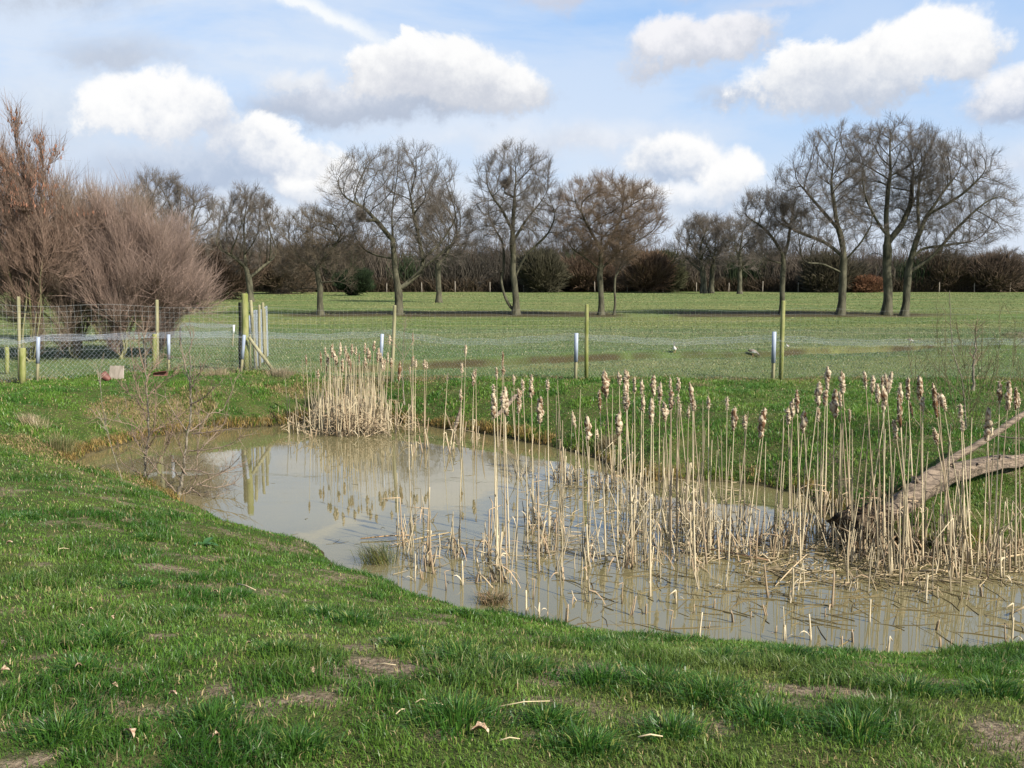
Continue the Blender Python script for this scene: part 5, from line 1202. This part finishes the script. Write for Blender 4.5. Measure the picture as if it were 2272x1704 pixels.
# dead leaves and straws on the lawn
LV = [(45,255,'0'),(1365,560,'1'),(730,742,'2'),(500,795,'3'),(600,680,'4'),(530,1050,'5'),(720,1168,'6'),(1085,1238,'7'),(850,1525,'8'),(1410,1510,'9'),(70,1078,'a'),(1575,905,'b'),(1970,1072,'c')]
leafm = m_simple('dead_leaf', (.20, .11, .06), (.46, .36, .25), 60, .8, .3, .003); M['leaf'] = leafm
proto = None
for i, (a, b, q) in enumerate(LV+[(None, None, 'd')]*1):
    px, py = ((a/2.89, 1130+b/2.89) if a else (600+1230/2.765, 1260+1060/2.765))
    p = ground(px, py); big = 1.5 if a is None else 1
    if proto is None:
        k = 9; u = np.linspace(0, 1, k); hw = .016*np.sin(np.pi*np.clip(u, .03, .97))*(1+.35*np.sin(u*19)); L = .06
        V = np.stack([np.stack([u*L, hw, .012+.012*np.sin(u*3)+.010*(hw/.016)], -1), np.stack([u*L, hw*0, .008+.010*np.sin(u*3)], -1), np.stack([u*L, -hw, .012+.014*np.sin(u*4)+.012*(hw/.016)], -1)], 1).reshape(-1, 3); kk = np.arange(k-1)*3
        proto = MB().add(V, [np.stack([kk, kk+1, kk+4, kk+3], 1), np.stack([kk+1, kk+2, kk+5, kk+4], 1)]).build('dead_leaf', leafm, origin=np.zeros(3)); o = proto
    else: o = proto.copy(); C.objects.link(o)
    o.location = (p[0], p[1], p[2]+.025); o.rotation_euler = (U(-.4, .4), U(-.5, .3), U(0, 6.28)); s = U(.45, .8)*big; o.scale = (s, s, s)
    tag(o, 'largest pale curled dead leaf, low in the middle of the turf' if a is None else 'small curled brown dead leaf lying in the foreground turf', 'leaf', None if a is None else 'dead leaves scattered in the foreground turf')
def straw_(p0, p1_, label, r_=.0022):
    a = ground(*p0); b = ground(*p1_); a[2] += .04; b[2] += .045; m = (a+b)/2+np.array([0, 0, .008]); V, F_ = tubes(np.stack([a, m, b])[None], np.array([[r_, r_, r_*.8]]), 6, True)
    tag(MB().add(V, F_, np.array([.52, .42, .25])).build('straw', M['reed'], origin=a), label, 'straw', 'dry straws lying on the foreground turf')
c8 = lambda x, y: (600+x/2.765, 1260+y/2.765)
straw_(c8(890, 890), c8(955, 880), 'bent pale straw at the left end of the low centre turf'); straw_(c8(770, 963), c8(835, 938), 'short pale straw left below the bent one')
straw_(c8(960, 905), c8(1060, 912), 'thin straw right of the bent one'); straw_(c8(1400, 915), c8(1715, 888), 'longest pale straw, right of centre in the turf')
straw_(c8(1405, 1130), c8(1530, 1128), 'thin straw low in the turf right of centre'); straw_(c8(630, 655), c8(770, 660), 'straw on the bare patch left of centre')
c6b = lambda x, y: (x/2.89, 1130+y/2.89)
straw_(c6b(1520, 515), c6b(1640, 562), 'pale reed fragment in the turf at the left, near the shore', .005); straw_(c6b(370, 292), c6b(445, 293), 'small straw high in the left turf', .003)
straw_((1415, 1660), (1470, 1662), 'straw low at the right of centre', .003)

# ------------------------------------------------------------------ board and clay pieces by the left fence
pb = ground(258, 841); root_b = MB(); s = pb[1]/2229
V, F_ = box((-.145, -.018, -.03), (.145, .018, .255)); V[4:, 0] *= .94; V[:, 1] += V[:, 2]*.25; V = V+pb
bd = root_b.add(V, F_).build('square_board', M['board'], smooth=False, origin=pb); tag(bd, 'small square weathered board leaning on the netting at the left', 'board')
md_ = bd.modifiers.new('bev', 'BEVEL'); md_.width = .006; md_.segments = 2
def pot(p, r_, L, tilt, rz, label, name, half=False):
    k = 12; s = 20 if not half else 12; u = np.linspace(0, 1, k); rad = r_*(.55+.45*np.sin(np.clip(u*1.5, 0, 1.57)))
    a = np.arange(s)*2*np.pi/s if not half else np.linspace(-.2, math.pi+.2, s)
    out = []
    for rr_ in (1.0, .88): out.append(np.stack([rad[:, None]*rr_*np.cos(a), rad[:, None]*rr_*np.sin(a), np.repeat((u*L)[:, None], s, 1)+(0 if rr_ == 1 else .008)], -1))
    V = np.concatenate([o.reshape(-1, 3) for o in out]); i0 = np.arange(k*s).reshape(k, s); i1 = i0+k*s; F_ = []
    def q(A, flip=False):
        a0 = A[:-1]; b0_ = A[1:]
        if half: f = np.stack([a0[:, :-1], a0[:, 1:], b0_[:, 1:], b0_[:, :-1]], -1)
        else: f = np.stack([a0, np.roll(a0, -1, 1), np.roll(b0_, -1, 1), b0_], -1)
        f = f.reshape(-1, 4); return f[:, ::-1] if flip else f
    F_ += [q(i0), q(i1, True)]
    if not half: F_ += [i0[0, ::-1][None], i1[0][None], np.stack([i0[-1], np.roll(i0[-1], -1), np.roll(i1[-1], -1), i1[-1]], -1)]
    else: F_ += [np.stack([i0[-1][:-1], i0[-1][1:], i1[-1][1:], i1[-1][:-1]], -1), np.stack([i0[0][:-1], i0[0][1:], i1[0][1:], i1[0][:-1]], -1)[:, ::-1], np.stack([i0[:-1, 0], i1[:-1, 0], i1[1:, 0], i0[1:, 0]], -1), np.stack([i0[:-1, -1], i1[:-1, -1], i1[1:, -1], i0[1:, -1]], -1)[:, ::-1]]
    o = MB().add(V, F_).build(name, M['clay'], origin=np.zeros(3)); o.location = tuple(p); o.rotation_euler = (tilt[0], tilt[1], rz); tag(o, label, 'pot')
p = ground(243, 846); p[2] += .02; pot(p, .085, .17, (-.2, -.85, 0), .2, 'dark red clay pot tipped on its side against the board', 'clay_pot')
p = ground(352, 836); p[2] += .03; pot(p-np.array([.12, 0, 0]), .09, .27, (0, math.pi/2, 0), .15, 'half buried red clay channel piece at the netting foot', 'clay_channel', True)

# ------------------------------------------------------------------ geese
def goose(px, py, hpx_, rz, pose, label, white=.5):
    p = ground(px, py); Yd = p[1]; s = hpx_/2229*Yd
    root = empty('goose', p, label, 'goose', 'grey geese grazing beyond the fence')
    up = pose == 'up'; S_ = s/(.62 if up else .40)
    if up: ctrl = [(-.24,.27,.012),(-.17,.27,.06),(-.05,.25,.105),(.07,.26,.10),(.14,.31,.065),(.16,.40,.034),(.165,.50,.028),(.175,.56,.035),(.20,.585,.033),(.235,.575,.012)]
    else: ctrl = [(-.26,.30,.012),(-.18,.29,.06),(-.05,.26,.105),(.08,.24,.10),(.16,.22,.06),(.23,.17,.034),(.28,.11,.028),(.30,.07,.033),(.315,.045,.030),(.325,.015,.010)]
    P, r_ = dense(np.array([(a, 0, b) for a, b, c in ctrl]), np.array([c for a, b, c in ctrl]), 40)
    c_, s_ = math.cos(rz), math.sin(rz); Rm = np.array([[c_, -s_, 0], [s_, c_, 0], [0, 0, 1]])
    V, F_ = tubes(P, r_, 14, True)
    t = np.repeat(np.linspace(0, 1, 40), 14); zz = V[:, 2]-np.repeat(P[:, 2], 14)
    grey = np.array([.20, .17, .14]); wh = np.array([.62, .60, .56]); col_ = np.where(((zz < .0) & (t < .55))[:, None], wh, grey); col_ = np.where((t > .70)[:, None], np.array([.05, .045, .04]), col_)
    col_ = np.where(((t > .86) & (t < .93) & (zz < 0))[:, None], wh, col_); col_ = np.where((t < .08)[:, None], np.array([.04, .04, .04]), col_)
    MB().add((V*S_)@Rm.T+p, F_, col_).build('body', M['feather'], root)
    for sd in (-1, 1):
        u = np.linspace(0, 1, 9); wv_ = np.stack([-.24+.30*u, sd*(.05+.058*np.sin(np.pi*u**.8)), .30-.02*u], -1); rw = .012+.045*np.sin(np.pi*u)**.8
        V, F_ = tubes(wv_, rw, 8, True); V[:, 1] = wv_[:, 1].repeat(8)+(V[:, 1]-wv_[:, 1].repeat(8))*.35
        MB().add((V*S_)@Rm.T+p, F_, np.array([.13, .10, .08])).build('wing', M['feather'], root)
        V, F_ = tubes(np.array([(.0, sd*.04, .19), (.01, sd*.04, .09), (0, sd*.04, .01), (.06, sd*.04, .004)]), np.array([.02, .010, .009, .012]), 6, True)
        MB().add((V*S_)@Rm.T+p, F_, np.array([.35, .20, .10])).build('leg', M['feather'], root)
M['feather'] = m_blade('feathers', 0, .7, .2, .2, 30)
goose(1497, 783, 24, R(250), 'up', 'grey goose standing upright with its neck raised, leftmost of the geese')
goose(1670, 790, 17, R(200+140), 'down', 'goose bending down with its white rear towards us, left of the sleeved stake')
goose(1748, 773, 14, R(215), 'up', 'dark-headed goose with a white belly, just right of the green mossy post')
goose(2020, 761, 11, R(5), 'down', 'grey-brown goose grazing head down at the far right')

sc.view_settings.view_transform = 'Standard'; sc.view_settings.look = 'None'; sc.view_settings.exposure = .8; sc.view_settings.gamma = 1
w.cycles.sampling_method = 'MANUAL'; w.cycles.sample_map_resolution = 512
sc.cycles.max_bounces = 5; sc.cycles.diffuse_bounces = 2; sc.cycles.glossy_bounces = 3; sc.cycles.transmission_bounces = 2; sc.cycles.caustics_reflective = False
